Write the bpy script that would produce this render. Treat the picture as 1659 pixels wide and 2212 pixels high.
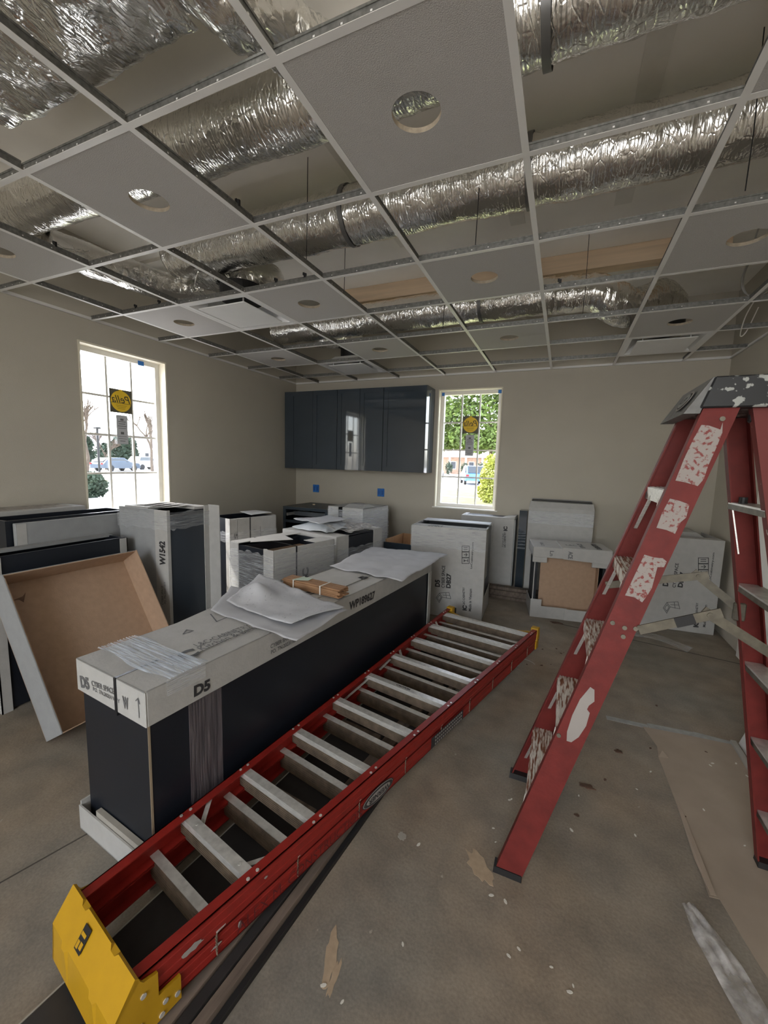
import bpy, bmesh, math, random
from mathutils import Vector, Matrix, noise
rnd = random.Random(7)
for o in list(bpy.data.objects): bpy.data.objects.remove(o)
S = bpy.context.scene
COL = S.collection
# ---------------------------------------------------------------- camera
W0, H0, F = 1659.0, 2212.0, 881.8
CAM = Vector((1.420, -1.032, 1.455))
YAW, PIT, ROL = 0.40819, -0.11923, -0.02817
RM = (Matrix.Rotation(YAW, 3, 'Z') @ Matrix.Rotation(PIT, 3, 'X') @ Matrix.Rotation(ROL, 3, 'Y'))
cd = bpy.data.cameras.new('camera'); cam = bpy.data.objects.new('camera', cd); COL.objects.link(cam)
rx, fy, uz = RM.col[0], RM.col[1], RM.col[2]
m = Matrix.Identity(4)
for i in range(3):
    m[i][0] = rx[i]; m[i][1] = uz[i]; m[i][2] = -fy[i]; m[i][3] = CAM[i]
cam.matrix_world = m
cd.sensor_fit = 'VERTICAL'; cd.sensor_height = 24.0; cd.lens = F / H0 * 24.0
cd.clip_start = 0.02; cd.clip_end = 500
S.camera = cam
# ---------------------------------------------------------------- world, sun, exposure
S.view_settings.view_transform = 'Standard'; S.view_settings.look = 'None'
S.view_settings.gamma = 1.0; S.view_settings.use_curve_mapping = False
S.view_settings.exposure = 1.0
wd = bpy.data.worlds.new('sky'); S.world = wd; wd.use_nodes = True
wn = wd.node_tree.nodes; wl = wd.node_tree.links
bg = wn['Background']
sky = wn.new('ShaderNodeTexSky'); sky.sky_type = 'NISHITA'; sky.sun_disc = False
sky.sun_elevation = math.radians(44); sky.sun_rotation = math.radians(-90); sky.air_density = 1.0; sky.dust_density = 2.0
hz = wn.new('ShaderNodeHueSaturation'); hz.inputs['Saturation'].default_value = .45     # hazy, whitish sky
wl.new(sky.outputs[0], hz.inputs['Color']); wl.new(hz.outputs[0], bg.inputs[0]); bg.inputs[1].default_value = 0.80
sd = bpy.data.lights.new('sun', 'SUN'); sd.energy = 4.5; sd.angle = 0.0093; sd.color = (1, .95, .87)
sun = bpy.data.objects.new('sun', sd); COL.objects.link(sun)
SUND = Vector((.645, .080, -.75)).normalized()
sun.rotation_euler = SUND.to_track_quat('-Z', 'Y').to_euler()
# unseen fill lamp, added behind the camera to brighten the room
def area(name, loc, aim, sx, sy, e, c=(1, 1, 1)):
    d = bpy.data.lights.new(name, 'AREA'); d.shape = 'RECTANGLE'; d.size = sx; d.size_y = sy; d.energy = e; d.color = c
    o = bpy.data.objects.new(name, d); COL.objects.link(o); o.location = loc
    o.rotation_euler = (Vector(aim) - Vector(loc)).to_track_quat('-Z', 'Y').to_euler(); return o
area('rear_fill', (0.9, -4.3, 1.75), (0.6, 2.0, 3.6), 1.9, 2.6, 32, (1, .94, .84))

# ---------------------------------------------------------------- pixel helpers (1659 x 2212)
def ray(u, v): return RM @ Vector(((u - W0 / 2) / F, 1.0, -(v - H0 / 2) / F))
def onplane(u, v, p, n):
    d = ray(u, v); p = Vector(p); n = Vector(n)
    return CAM + d * ((p - CAM).dot(n) / d.dot(n))
def onz(u, v, z): return onplane(u, v, (0, 0, z), (0, 0, 1))

# ---------------------------------------------------------------- materials
MATS = {}
def mat(name, col, rough=.6, metal=0., var=.06, scale=8., bump=0., bscale=60., spec=.5, col2=None, cth=(.45, .6), stretch=None, detail=6, trans=0.):
    if name in MATS: return MATS[name]
    m = bpy.data.materials.new(name); m.use_nodes = True; nt = m.node_tree; N = nt.nodes; L = nt.links
    b = N['Principled BSDF']; b.inputs['Roughness'].default_value = rough; b.inputs['Metallic'].default_value = metal
    b.inputs['Specular IOR Level'].default_value = spec
    tc = N.new('ShaderNodeTexCoord'); mp = N.new('ShaderNodeMapping'); L.new(tc.outputs['Object'], mp.inputs[0])
    if stretch: mp.inputs['Scale'].default_value = stretch
    nz = N.new('ShaderNodeTexNoise'); nz.inputs['Scale'].default_value = scale; nz.inputs['Detail'].default_value = detail
    L.new(mp.outputs[0], nz.inputs['Vector'])
    rp = N.new('ShaderNodeValToRGB'); L.new(nz.outputs['Fac'], rp.inputs[0])
    e = rp.color_ramp.elements
    if col2 is None:
        e[0].position = .3; e[1].position = .7
        e[0].color = tuple(c * (1 - var) for c in col) + (1,); e[1].color = tuple(min(1, c * (1 + var)) for c in col) + (1,)
    else:
        e[0].position, e[1].position = cth; e[0].color = tuple(col) + (1,); e[1].color = tuple(col2) + (1,)
    L.new(rp.outputs[0], b.inputs['Base Color'])
    if bump:
        n2 = N.new('ShaderNodeTexNoise'); n2.inputs['Scale'].default_value = bscale; n2.inputs['Detail'].default_value = 4
        L.new(mp.outputs[0], n2.inputs['Vector'])
        bp = N.new('ShaderNodeBump'); bp.inputs['Strength'].default_value = bump; bp.inputs['Distance'].default_value = .01
        L.new(n2.outputs['Fac'], bp.inputs['Height']); L.new(bp.outputs[0], b.inputs['Normal'])
    MATS[name] = m; return m

WALL = mat('wall_paint', (.50, .463, .39), .75, var=.025, scale=3, bump=.15, bscale=220)
DECK = mat('deck_drywall', (.95, .91, .84), .8, var=.06, scale=2)
CEILTILE = mat('tile_face', (.50, .483, .465), .9, var=.10, scale=260, bump=.35, bscale=300)
TEEW = mat('tee_white', (.80, .79, .77), .45, var=.02)
GALV = mat('galvanised', (.20, .20, .19), .45, metal=.6, var=.3, scale=60)
WHITE = mat('white_paint', (.82, .80, .75), .45, var=.02)
CREAM = mat('cream_jamb', (.80, .75, .62), .5, var=.03)
CARD = mat('white_cardboard', (.45, .445, .43), .75, var=.05, scale=18, bump=.1, bscale=90)
CARDG = mat('grey_cardboard', (.32, .33, .337), .75, var=.05, scale=18, bump=.1, bscale=90)
BROWN = mat('brown_cardboard', (.44, .30, .205), .8, var=.06, scale=30, bump=.08, bscale=120)
NAVY = mat('navy_cabinet', (.010, .013, .020), .38, var=.1, scale=4)
NAVYG = mat('navy_gloss_door', (.040, .054, .070), .045, var=.06, scale=2, spec=.8)
PLY = mat('plywood', (.42, .25, .13), .6, var=.12, scale=14, stretch=(1, 8, 1))
INK = mat('black_print', (.035, .035, .038), .6, var=.02)
INKG = mat('faded_print', (.13, .13, .135), .7, var=.1)
RED = mat('red_fibreglass', (.27, .019, .014), .42, var=.14, scale=22, bump=.05, bscale=80, spec=.35)
REDOLD = mat('worn_red_fibreglass', (.150, .020, .017), .55, var=.18, scale=16, bump=.08, bscale=70, spec=.3)
REDW = mat('paint_specked_red', (.150, .020, .017), .55, col2=(.55, .50, .46), cth=(.66, .69), scale=34)
ALU = mat('aluminium', (.66, .65, .62), .36, metal=.45, var=.16, scale=40, stretch=(1, 1, 6))
ALUD = mat('dull_aluminium', (.15, .135, .105), .5, metal=.4, var=.25, scale=30)
RIB = mat('ribbed_tread', (.20, .155, .115), .5, metal=.3, var=.3, scale=26)
YEL = mat('yellow_plastic', (.50, .28, .010), .42, var=.06, scale=12)
BLK = mat('black_rubber', (.014, .014, .015), .55, var=.1)
BLKP = mat('paint_splashed_black', (.014, .015, .017), .45, col2=(.34, .35, .33), cth=(.57, .60), scale=30, detail=3)
LABELW = mat('worn_white_label', (.22, .05, .045), .7, col2=(.33, .29, .27), cth=(.38, .47), scale=85, detail=8)
LABELO = mat('white_label', (.33, .30, .28), .6, var=.06)
RUSTY = mat('rusty_tread', (.20, .075, .035), .7, col2=(.66, .62, .56), cth=(.42, .55), scale=24, stretch=(6.0, .7, 1.0), detail=8)
PAPER = mat('paper', (.50, .51, .54), .8, var=.03, scale=9)
PLAN = mat('printed_paper', (.52, .53, .56), .8, col2=(.36, .37, .40), cth=(.62, .68), scale=70, detail=9)
WOODST = mat('shim_wood', (.34, .19, .10), .75, var=.25, scale=40, stretch=(.3, 1, 1))
PINE = mat('pine_beam', (.78, .60, .42), .7, var=.12, scale=10, stretch=(.15, 1, 3))
LUMB = mat('grey_brown_board', (.16, .125, .10), .75, var=.3, scale=16, stretch=(3, .3, 1))
NAVYB = mat('dark_board', (.022, .020, .020), .7, var=.3, scale=12)
LEDGE = mat('pale_board_edge', (.38, .36, .32), .7, var=.1)
BLUET = mat('blue_tape', (.02, .16, .52), .6, var=.05)
KRAFT = mat('kraft_paper', (.36, .29, .225), .85, var=.08, scale=6, bump=.05, bscale=40)
YSTK = mat('yellow_sticker', (.90, .60, .03), .5, var=.02)
BSTK = mat('dark_sticker', (.10, .09, .06), .5, var=.05)
STRAP = mat('black_strap', (.015, .016, .02), .4)
DRY = mat('plaster_crumb', (.68, .66, .60), .9, var=.05)
LEAFD = mat('dry_leaf', (.10, .055, .035), .85, var=.3, scale=40)
TAN = mat('tan_paint_splat', (.42, .32, .22), .85, var=.1, scale=40)
CABLE = mat('grey_cable', (.30, .29, .27), .5)
DIFF = mat('diffuser_white', (.80, .80, .79), .35, var=.02)

def floor_mat():
    m = bpy.data.materials.new('concrete'); m.use_nodes = True; N = m.node_tree.nodes; L = m.node_tree.links
    b = N['Principled BSDF']; tc = N.new('ShaderNodeTexCoord')
    def nz(s, d, off=0):
        mp = N.new('ShaderNodeMapping'); mp.inputs['Location'].default_value = (off, off * .7, 0); L.new(tc.outputs['Object'], mp.inputs[0])
        n = N.new('ShaderNodeTexNoise'); n.inputs['Scale'].default_value = s; n.inputs['Detail'].default_value = d; L.new(mp.outputs[0], n.inputs['Vector']); return n
    def ramp(n, p0, c0, p1, c1):
        r = N.new('ShaderNodeValToRGB'); r.color_ramp.elements[0].position = p0; r.color_ramp.elements[0].color = c0 + (1,)
        r.color_ramp.elements[1].position = p1; r.color_ramp.elements[1].color = c1 + (1,); L.new(n.outputs['Fac'], r.inputs[0]); return r
    def mix(f, a, bb, t='MIX'):
        x = N.new('ShaderNodeMixRGB'); x.blend_type = t
        if isinstance(f, float): x.inputs[0].default_value = f
        else: L.new(f, x.inputs[0])
        L.new(a, x.inputs[1]); L.new(bb, x.inputs[2]); return x.outputs[0]
    big = ramp(nz(1.6, 5), .35, (.315, .252, .188), .68, (.250, .232, .200))
    mid = ramp(nz(7, 8, 3), .3, (.72, .72, .72), .75, (1.12, 1.10, 1.08))
    fine = ramp(nz(120, 3, 5), .3, (.86, .86, .86), .7, (1.1, 1.1, 1.1))
    spots = ramp(nz(26, 4, 9), .73, (0, 0, 0), .77, (1, 1, 1))
    pale = N.new('ShaderNodeRGB'); pale.outputs[0].default_value = (.38, .34, .28, 1)
    c = mix(1.0, big.outputs[0], mid.outputs[0], 'MULTIPLY'); c = mix(1.0, c, fine.outputs[0], 'MULTIPLY')
    c = mix(spots.outputs[0], c, pale.outputs[0])
    L.new(c, b.inputs['Base Color']); b.inputs['Roughness'].default_value = .72
    bp = N.new('ShaderNodeBump'); bp.inputs['Strength'].default_value = .12; bp.inputs['Distance'].default_value = .01
    L.new(nz(60, 6).outputs['Fac'], bp.inputs['Height']); L.new(bp.outputs[0], b.inputs['Normal'])
    return m
FLOOR = floor_mat()

def foil_mat():
    m = bpy.data.materials.new('duct_foil'); m.use_nodes = True; N = m.node_tree.nodes; L = m.node_tree.links
    b = N['Principled BSDF']; b.inputs['Metallic'].default_value = 1.0; b.inputs['Roughness'].default_value = .20
    b.inputs['Base Color'].default_value = (.88, .87, .84, 1)
    tc = N.new('ShaderNodeTexCoord')
    n1 = N.new('ShaderNodeTexNoise'); n1.inputs['Scale'].default_value = 5.5; n1.inputs['Detail'].default_value = 6; n1.inputs['Distortion'].default_value = .8
    mp = N.new('ShaderNodeMapping'); mp.inputs['Scale'].default_value = (2.0, 1.0, 1.0)
    L.new(tc.outputs['Object'], mp.inputs[0]); L.new(mp.outputs[0], n1.inputs['Vector'])
    vo = N.new('ShaderNodeTexVoronoi'); vo.inputs['Scale'].default_value = 16; vo.feature = 'DISTANCE_TO_EDGE'
    L.new(mp.outputs[0], vo.inputs['Vector'])
    w = N.new('ShaderNodeTexWave'); w.inputs['Scale'].default_value = 22; w.bands_direction = 'X'; w.inputs['Distortion'].default_value = .6
    L.new(tc.outputs['Object'], w.inputs['Vector'])
    mr = N.new('ShaderNodeMapRange'); mr.inputs[1].default_value = 0; mr.inputs[2].default_value = .08
    L.new(vo.outputs['Distance'], mr.inputs[0])
    a1 = N.new('ShaderNodeMath'); a1.operation = 'MULTIPLY_ADD'; a1.inputs[1].default_value = .05; L.new(mr.outputs[0], a1.inputs[0]); L.new(n1.outputs['Fac'], a1.inputs[2])
    a2 = N.new('ShaderNodeMath'); a2.operation = 'MULTIPLY_ADD'; a2.inputs[1].default_value = .035; L.new(w.outputs['Fac'], a2.inputs[0]); L.new(a1.outputs[0], a2.inputs[2])
    bp = N.new('ShaderNodeBump'); bp.inputs['Strength'].default_value = .6; bp.inputs['Distance'].default_value = .03
    L.new(a2.outputs[0], bp.inputs['Height']); L.new(bp.outputs[0], b.inputs['Normal'])
    return m
FOIL = foil_mat()
BAND = mat('duct_band', (.22, .22, .22), .4, metal=.6)

def film_mat(name, alpha, tint=(.9, .93, .97), rough=.18, stretch=(1, 1, 22)):
    m = bpy.data.materials.new(name); m.use_nodes = True; N = m.node_tree.nodes; L = m.node_tree.links
    b = N['Principled BSDF']; b.inputs['Base Color'].default_value = tint + (1,); b.inputs['Roughness'].default_value = rough
    b.inputs['Specular IOR Level'].default_value = .9
    tc = N.new('ShaderNodeTexCoord'); mp = N.new('ShaderNodeMapping'); mp.inputs['Scale'].default_value = stretch
    n = N.new('ShaderNodeTexNoise'); n.inputs['Scale'].default_value = 6; n.inputs['Detail'].default_value = 5
    L.new(tc.outputs['Object'], mp.inputs[0]); L.new(mp.outputs[0], n.inputs['Vector'])
    r = N.new('ShaderNodeMapRange'); r.inputs[1].default_value = .35; r.inputs[2].default_value = .75; r.inputs[3].default_value = alpha * .35; r.inputs[4].default_value = min(1, alpha * 1.8)
    L.new(n.outputs['Fac'], r.inputs[0]); L.new(r.outputs[0], b.inputs['Alpha'])
    bp = N.new('ShaderNodeBump'); bp.inputs['Strength'].default_value = .8; bp.inputs['Distance'].default_value = .01
    L.new(n.outputs['Fac'], bp.inputs['Height']); L.new(bp.outputs[0], b.inputs['Normal'])
    MATS[name] = m; return m
FILM = film_mat('stretch_film', .26, stretch=(1.2, 1.2, 26))
FILMX = film_mat('stretch_film_bands', .22, stretch=(1.5, 1.5, 34))
FILMT = film_mat('stretch_film_top', .42, (.72, .80, .92), .12, (1.2, 30, 1))
FILMF = film_mat('loose_film', .5, (.72, .70, .68), .3, (3, 3, 3))
def glass_mat():
    m = bpy.data.materials.new('window_glass'); m.use_nodes = True; N = m.node_tree.nodes; L = m.node_tree.links
    out = N['Material Output']; t = N.new('ShaderNodeBsdfTransparent'); g = N.new('ShaderNodeBsdfGlossy'); g.inputs['Roughness'].default_value = .02
    mx = N.new('ShaderNodeMixShader'); mx.inputs[0].default_value = .05
    L.new(t.outputs[0], mx.inputs[1]); L.new(g.outputs[0], mx.inputs[2]); L.new(mx.outputs[0], out.inputs[0]); return m
GLASS = glass_mat()

# ---------------------------------------------------------------- mesh helpers
class MB:
    def __init__(s): s.v = []; s.f = []; s.mi = []
    def add(s, vs, fs, mi=0):
        n = len(s.v); s.v += [tuple(p) for p in vs]; s.f += [tuple(n + i for i in f) for f in fs]; s.mi += [mi] * len(fs); return s
    def box(s, x0, x1, y0, y1, z0, z1, mi=0):
        return s.hexa([(x0, y0, z0), (x1, y0, z0), (x1, y1, z0), (x0, y1, z0)], [(x0, y0, z1), (x1, y0, z1), (x1, y1, z1), (x0, y1, z1)], mi)
    def hexa(s, a, b, mi=0):
        return s.add(list(a) + list(b), [(3, 2, 1, 0), (4, 5, 6, 7), (0, 1, 5, 4), (1, 2, 6, 5), (2, 3, 7, 6), (3, 0, 4, 7)], mi)
    def bar(s, p, q, w, t, up=(0, 0, 1), mi=0):
        p = Vector(p); q = Vector(q); d = (q - p).normalized(); u = Vector(up); r = d.cross(u).normalized(); u = r.cross(d).normalized()
        c = lambda o, i, j: o + r * (i * w / 2) + u * (j * t / 2)
        return s.hexa([c(p, -1, -1), c(p, 1, -1), c(p, 1, 1), c(p, -1, 1)], [c(q, -1, -1), c(q, 1, -1), c(q, 1, 1), c(q, -1, 1)], mi)
    def plate(s, pts, nrm, t, mi=0):
        n = Vector(nrm).normalized(); k = len(pts); a = [Vector(p) for p in pts]; b = [p + n * t for p in a]
        return s.add(a + b, [tuple(range(k))[::-1], tuple(range(k, 2 * k))] + [(i, (i + 1) % k, k + (i + 1) % k, k + i) for i in range(k)], mi)
    def tube(s, path, r, seg=10, wob=0., cap=True, mi=0, wfreq=6.0):
        P = [Vector(p) for p in path]; n = len(P); rings = []; pu = None
        for i, p in enumerate(P):
            d = (P[min(i + 1, n - 1)] - P[max(i - 1, 0)]).normalized()
            if pu is None:
                pu = Vector((0, 0, 1)) if abs(d.z) < .9 else Vector((0, 1, 0))
            u = (pu - d * pu.dot(d)).normalized(); pu = u; v = d.cross(u)
            rr = r[i] if isinstance(r, (list, tuple)) else r
            ring = []
            for k in range(seg):
                a = 2 * math.pi * k / seg; q = p + (u * math.cos(a) + v * math.sin(a)) * rr
                if wob:
                    h = noise.noise(q * wfreq) * .6 + abs(noise.noise(q * wfreq * 3.1)) * .5 + noise.noise(Vector((q.x * 40, q.y * 5, q.z * 5))) * .25
                    q = p + (u * math.cos(a) + v * math.sin(a)) * (rr + wob * h)
                ring.append(q)
            rings.append(ring)
        vs = [q for g in rings for q in g]; fs = []
        for i in range(n - 1):
            for k in range(seg):
                a = i * seg + k; b = i * seg + (k + 1) % seg; fs.append((a, b, b + seg, a + seg))
        if cap: fs += [tuple(range(seg))[::-1], tuple((n - 1) * seg + k for k in range(seg))]
        return s.add(vs, fs, mi)
    def build(s, name, mats, parent=None, smooth=False, bevel=0.):
        me = bpy.data.meshes.new(name); me.from_pydata(s.v, [], s.f)
        for mm in (mats if isinstance(mats, (list, tuple)) else [mats]): me.materials.append(mm)
        me.polygons.foreach_set('material_index', s.mi)
        if smooth: me.polygons.foreach_set('use_smooth', [True] * len(me.polygons))
        me.update()
        bm = bmesh.new(); bm.from_mesh(me); bmesh.ops.recalc_face_normals(bm, faces=bm.faces)
        if bevel:
            bmesh.ops.bevel(bm, geom=list(bm.edges), offset=bevel, segments=1, affect='EDGES', profile=.5, clamp_overlap=True)
        bm.to_mesh(me); bm.free()
        o = bpy.data.objects.new(name, me); COL.objects.link(o)
        if parent: o.parent = parent
        return o
def tag(o, label=None, cat=None, group=None, kind=None):
    if label: o['label'] = label
    if cat: o['category'] = cat
    if group: o['group'] = group
    if kind: o['kind'] = kind
    return o
def thing(name, label, cat, loc=(0, 0, 0), rz=0., group=None):
    o = bpy.data.objects.new(name, None); COL.objects.link(o); o.location = loc; o.rotation_euler = (0, 0, rz); o.empty_display_size = .1
    o['_m'] = 0; del o['_m']
    return tag(o, label, cat, group)
def struct(name, kind='structure', loc=(0, 0, 0)):
    o = bpy.data.objects.new(name, None); COL.objects.link(o); o.location = loc; return tag(o, kind=kind)
def rootm(o): return Matrix.Translation(o.location) @ Matrix.Rotation(o.rotation_euler.z, 4, 'Z')
def link_copy(src, parent, loc=None, rz=None):
    c = src.copy(); COL.objects.link(c); c.parent = parent
    if loc is not None: c.location = loc
    if rz is not None: c.rotation_euler = (0, 0, rz)
    return c

_tc = {}
def textmesh(txt, bold=0.):
    k = (txt, bold)
    if k in _tc: return _tc[k]
    cu = bpy.data.curves.new('t', 'FONT'); cu.body = txt; cu.size = 1; cu.offset = bold; cu.resolution_u = 3
    ob = bpy.data.objects.new('t', cu); COL.objects.link(ob)
    dg = bpy.context.evaluated_depsgraph_get(); me = bpy.data.meshes.new_from_object(ob.evaluated_get(dg))
    V = [tuple(v.co) for v in me.vertices]; Fc = [tuple(p.vertices) for p in me.polygons]
    bpy.data.objects.remove(ob); bpy.data.curves.remove(cu); bpy.data.meshes.remove(me)
    x0 = min(v[0] for v in V); x1 = max(v[0] for v in V); y0 = min(v[1] for v in V); y1 = max(v[1] for v in V)
    _tc[k] = ([((v[0] - x0) / (x1 - x0), (v[1] - y0) / (y1 - y0)) for v in V], Fc); return _tc[k]
def text3(txt, parent, o, right, up, w, h, material=None, name='printed_text', bold=0.02, lift=.0012, label=None):
    """text in the parent's local space: o lower left, right and up unit vectors"""
    V, Fc = textmesh(txt, bold); o = Vector(o); right = Vector(right).normalized(); up = Vector(up).normalized(); n = right.cross(up)
    mb = MB(); mb.add([o + right * (x * w) + up * (y * h) + n * lift for x, y in V], Fc)
    ob = mb.build(name, material or INK, parent)
    ob['label'] = label or ('printed words reading ' + txt)[:80]
    return ob
def textpx(txt, root, plane, p0, p1, p2, material=None, bold=.02, lift=.0015, name='printed_text', label=None):
    """text on a world plane of a thing, its baseline from pixel p0 to p1 and its top at p2"""
    P, n = plane; P0 = onplane(*p0, P, n); P1 = onplane(*p1, P, n); P2 = onplane(*p2, P, n)
    r = P1 - P0; w = r.length; r.normalize(); n = Vector(n).normalized(); u = n.cross(r); h = abs((P2 - P0).dot(u))
    im = rootm(root).inverted(); i3 = im.to_3x3()
    return text3(txt, root, im @ P0, i3 @ r, i3 @ u, w, h, material, name, bold, lift, label)
def linespx(root, plane, polys, w=.006, material=None, name='printed_drawing', lift=.0012):
    P, n = plane; n = Vector(n).normalized(); im = rootm(root).inverted(); mb = MB()
    for pl in polys:
        Q = [onplane(*p, P, n) for p in pl]
        for a, b in zip(Q[:-1], Q[1:]):
            d = (b - a).normalized(); s = n.cross(d) * (w / 2); d = d * (w / 2)
            q = [a - s - d, b - s + d, b + s + d, a + s - d]; mb.add([im @ (p + n * lift) for p in q], [(0, 1, 2, 3)])
    return mb.build(name, material or INK, root)
def polypx(root, plane, pts, material, name, t=.0015):
    P, n = plane; n = Vector(n).normalized(); im = rootm(root).inverted()
    mb = MB(); mb.plate([im @ onplane(*p, P, n) for p in pts], im.to_3x3() @ n, t); return mb.build(name, material, root)

# ================================================================ THE ROOM
XL, XR, YB, YF, ZG, ZD = -2.222, 2.83, 4.045, -4.2, 2.551, 3.17
T = .16
fl = struct('floor')
MB().box(XL - T, XR + T, YF - T, YB + T, -.12, 0).build('slab', FLOOR, fl)
def wall(name, boxes, material=WALL):
    mb = MB()
    for b in boxes: mb.box(*b)
    return tag(mb.build(name, material), kind='structure')
# window openings
LY0, LY1, LZ0, LZ1 = 1.10, 1.90, .90, 2.37
BX0, BX1, BZ0, BZ1 = -.075, .705, .905, 2.385
wall('wall_left', [(XL - T, XL, YF, LY0, 0, ZD), (XL - T, XL, LY1, YB + T, 0, ZD), (XL - T, XL, LY0, LY1, 0, LZ0), (XL - T, XL, LY0, LY1, LZ1, ZD)])
wall('wall_back', [(XL, BX0, YB, YB + T, 0, ZD), (BX1, XR + T, YB, YB + T, 0, ZD), (BX0, BX1, YB, YB + T, 0, BZ0), (BX0, BX1, YB, YB + T, BZ1, ZD)])
wall('wall_right', [(XR, XR + T, YF, YB, 0, ZD)])
wall('wall_front', [(XL - T, -.1, YF - T, YF, 0, ZD), (1.9, XR + T, YF - T, YF, 0, ZD), (-.1, 1.9, YF - T, YF, 3.10, ZD), (-.1, 1.9, YF - T, YF, 0, .3)])  # opening behind the camera is added and sized to let fill light in
ce = struct('ceiling')
MB().box(XL - T, XR + T, YF - T, YB + T, ZD, ZD + .1).build('deck', DECK, ce)
# drywall soffit steps and taped joints seen above the grid
MB().box(XL, XR, .62, .80, ZD - .10, ZD).build('soffit_strip', DECK, ce)
MB().box(XL, XR, 1.62, 1.70, ZD - .03, ZD).build('soffit_strip', DECK, ce)
TAPE = mat('joint_compound', (.80, .77, .70), .8, var=.05)
for x in (.10, .95, 1.60):
    MB().box(x, x + .10, .15, 2.2, ZD - .004, ZD - .001).build('taped_joint', TAPE, ce)
beam = tag(MB().box(-.95, 2.4, 2.76, 2.88, 3.03, ZD - .002).build('ceiling_beam', PINE), 'pale pine beam running under the deck above the open grid', 'beam')
# floor joints, splats
JO = mat('joint_dirt', (.07, .06, .05), .9)
MB().plate([(-.466, -1.2, 0), (-.460, -1.2, 0), (-.157, -.165, 0), (-.163, -.165, 0)], (0, 0, 1), .0012).build('floor_joint', JO, fl)
MB().plate([(1.5, 3.02, 0), (1.5, 3.03, 0), (2.83, 2.80, 0), (2.83, 2.79, 0)], (0, 0, 1), .0012).build('floor_joint', JO, fl)
def blob(cx, cy, rx_, ry_, rot, material, name, z=.0, seed=1, n=22, t=.0014, parent=None):
    r = random.Random(seed); pts = []
    for i in range(n):
        a = 2 * math.pi * i / n; k = .65 + .5 * r.random()
        x, y = math.cos(a) * rx_ * k, math.sin(a) * ry_ * k
        pts.append((cx + x * math.cos(rot) - y * math.sin(rot), cy + x * math.sin(rot) + y * math.cos(rot), z))
    return MB().plate(pts, (0, 0, 1), t).build(name, material, parent)
blob(1.245, .345, .035, .075, .75, TAN, 'paint_splat', seed=3, parent=fl)
blob(.895, -.12, .022, .075, .3, TAN, 'paint_splat', seed=4, parent=fl)
blob(.93, -.165, .010, .05, .1, TAN, 'paint_splat', seed=5, parent=fl)
blob(.945, .335, .016, .02, .4, LEDGE, 'paint_splat', seed=6, parent=fl)
SMEAR = mat('filler_smear', (.33, .33, .32), .85, var=.15, scale=30)
for k, (u, v, u2, v2) in enumerate([(1310, 1550, 1400, 1570), (1400, 1568, 1510, 1590), (1500, 1588, 1592, 1612)]):
    a, b = onz(u, v, 0), onz(u2, v2, 0); d = (b - a).normalized(); s = Vector((-d.y, d.x, 0)) * (.02 + .006 * k)
    MB().plate([a - s, b - s, b + s, a + s], (0, 0, 1), .0013 + .0002 * k).build('filler_smear', SMEAR, fl)

# ---------------------------------------------------------------- windows
def window(idx, origin, ax, out, w, h, inner, jm):
    """origin = lower corner on the room face, ax along the opening, out towards outdoors"""
    o = Vector(origin); ax = Vector(ax); out = Vector(out); up = Vector((0, 0, 1))
    r = struct('window_%d' % idx)
    def bx(name, a0, a1, z0, z1, d0, d1, mt):
        mb = MB(); c = lambda a, z, d: o + ax * a + up * z + out * d
        mb.hexa([c(a0, z0, d0), c(a1, z0, d0), c(a1, z0, d1), c(a0, z0, d1)], [c(a0, z1, d0), c(a1, z1, d0), c(a1, z1, d1), c(a0, z1, d1)])
        return mb.build(name, mt, r)
    e = .014
    bx('jamb', 0, e, 0, h, -.006, T, jm); bx('jamb', w - e, w, 0, h, -.006, T, jm); bx('head', e, w - e, h - e, h, -.006, T, jm); bx('stool', -.02, w + .02, 0, e, -.018, T, WHITE)
    f = .042; d0, d1 = .085, .145
    bx('frame_stile', e, e + f, e, h - e, d0, d1, WHITE); bx('frame_stile', w - e - f, w - e, e, h - e, d0, d1, WHITE)
    bx('frame_rail', e + f, w - e - f, e, e + f, d0, d1, WHITE); bx('frame_rail', e + f, w - e - f, h - e - f, h - e, d0, d1, WHITE)
    a0, a1, z0, z1 = e + f, w - e - f, e + f, h - e - f; n, mrow = 3, 4
    gap = (a1 - a0) / n; gz = (z1 - z0) / mrow
    for i in range(1, n): bx('muntin', a0 + gap * i - .009, a0 + gap * i + .009, z0, z1, .108, .122, WHITE)
    for j in range(1, mrow): bx('muntin', a0, a1, z0 + gz * j - .009, z0 + gz * j + .009, .110, .120, WHITE)
    for i in range(n):
        for j in range(mrow):
            bx('pane', a0 + gap * i, a0 + gap * (i + 1), z0 + gz * j, z0 + gz * (j + 1), .124, .127, GLASS)
    def P(a, z, d): return o + ax * a + up * z + out * d
    return r, P, (a0, a1, z0, z1, gap, gz)
wL, PL, gL = window(1, (XL, LY0, LZ0), (0, 1, 0), (-1, 0, 0), LY1 - LY0, LZ1 - LZ0, 1, CREAM)
wB, PB, gB = window(2, (BX0, YB, BZ0), (1, 0, 0), (0, 1, 0), BX1 - BX0, BZ1 - BZ0, 1, CREAM)
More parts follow.
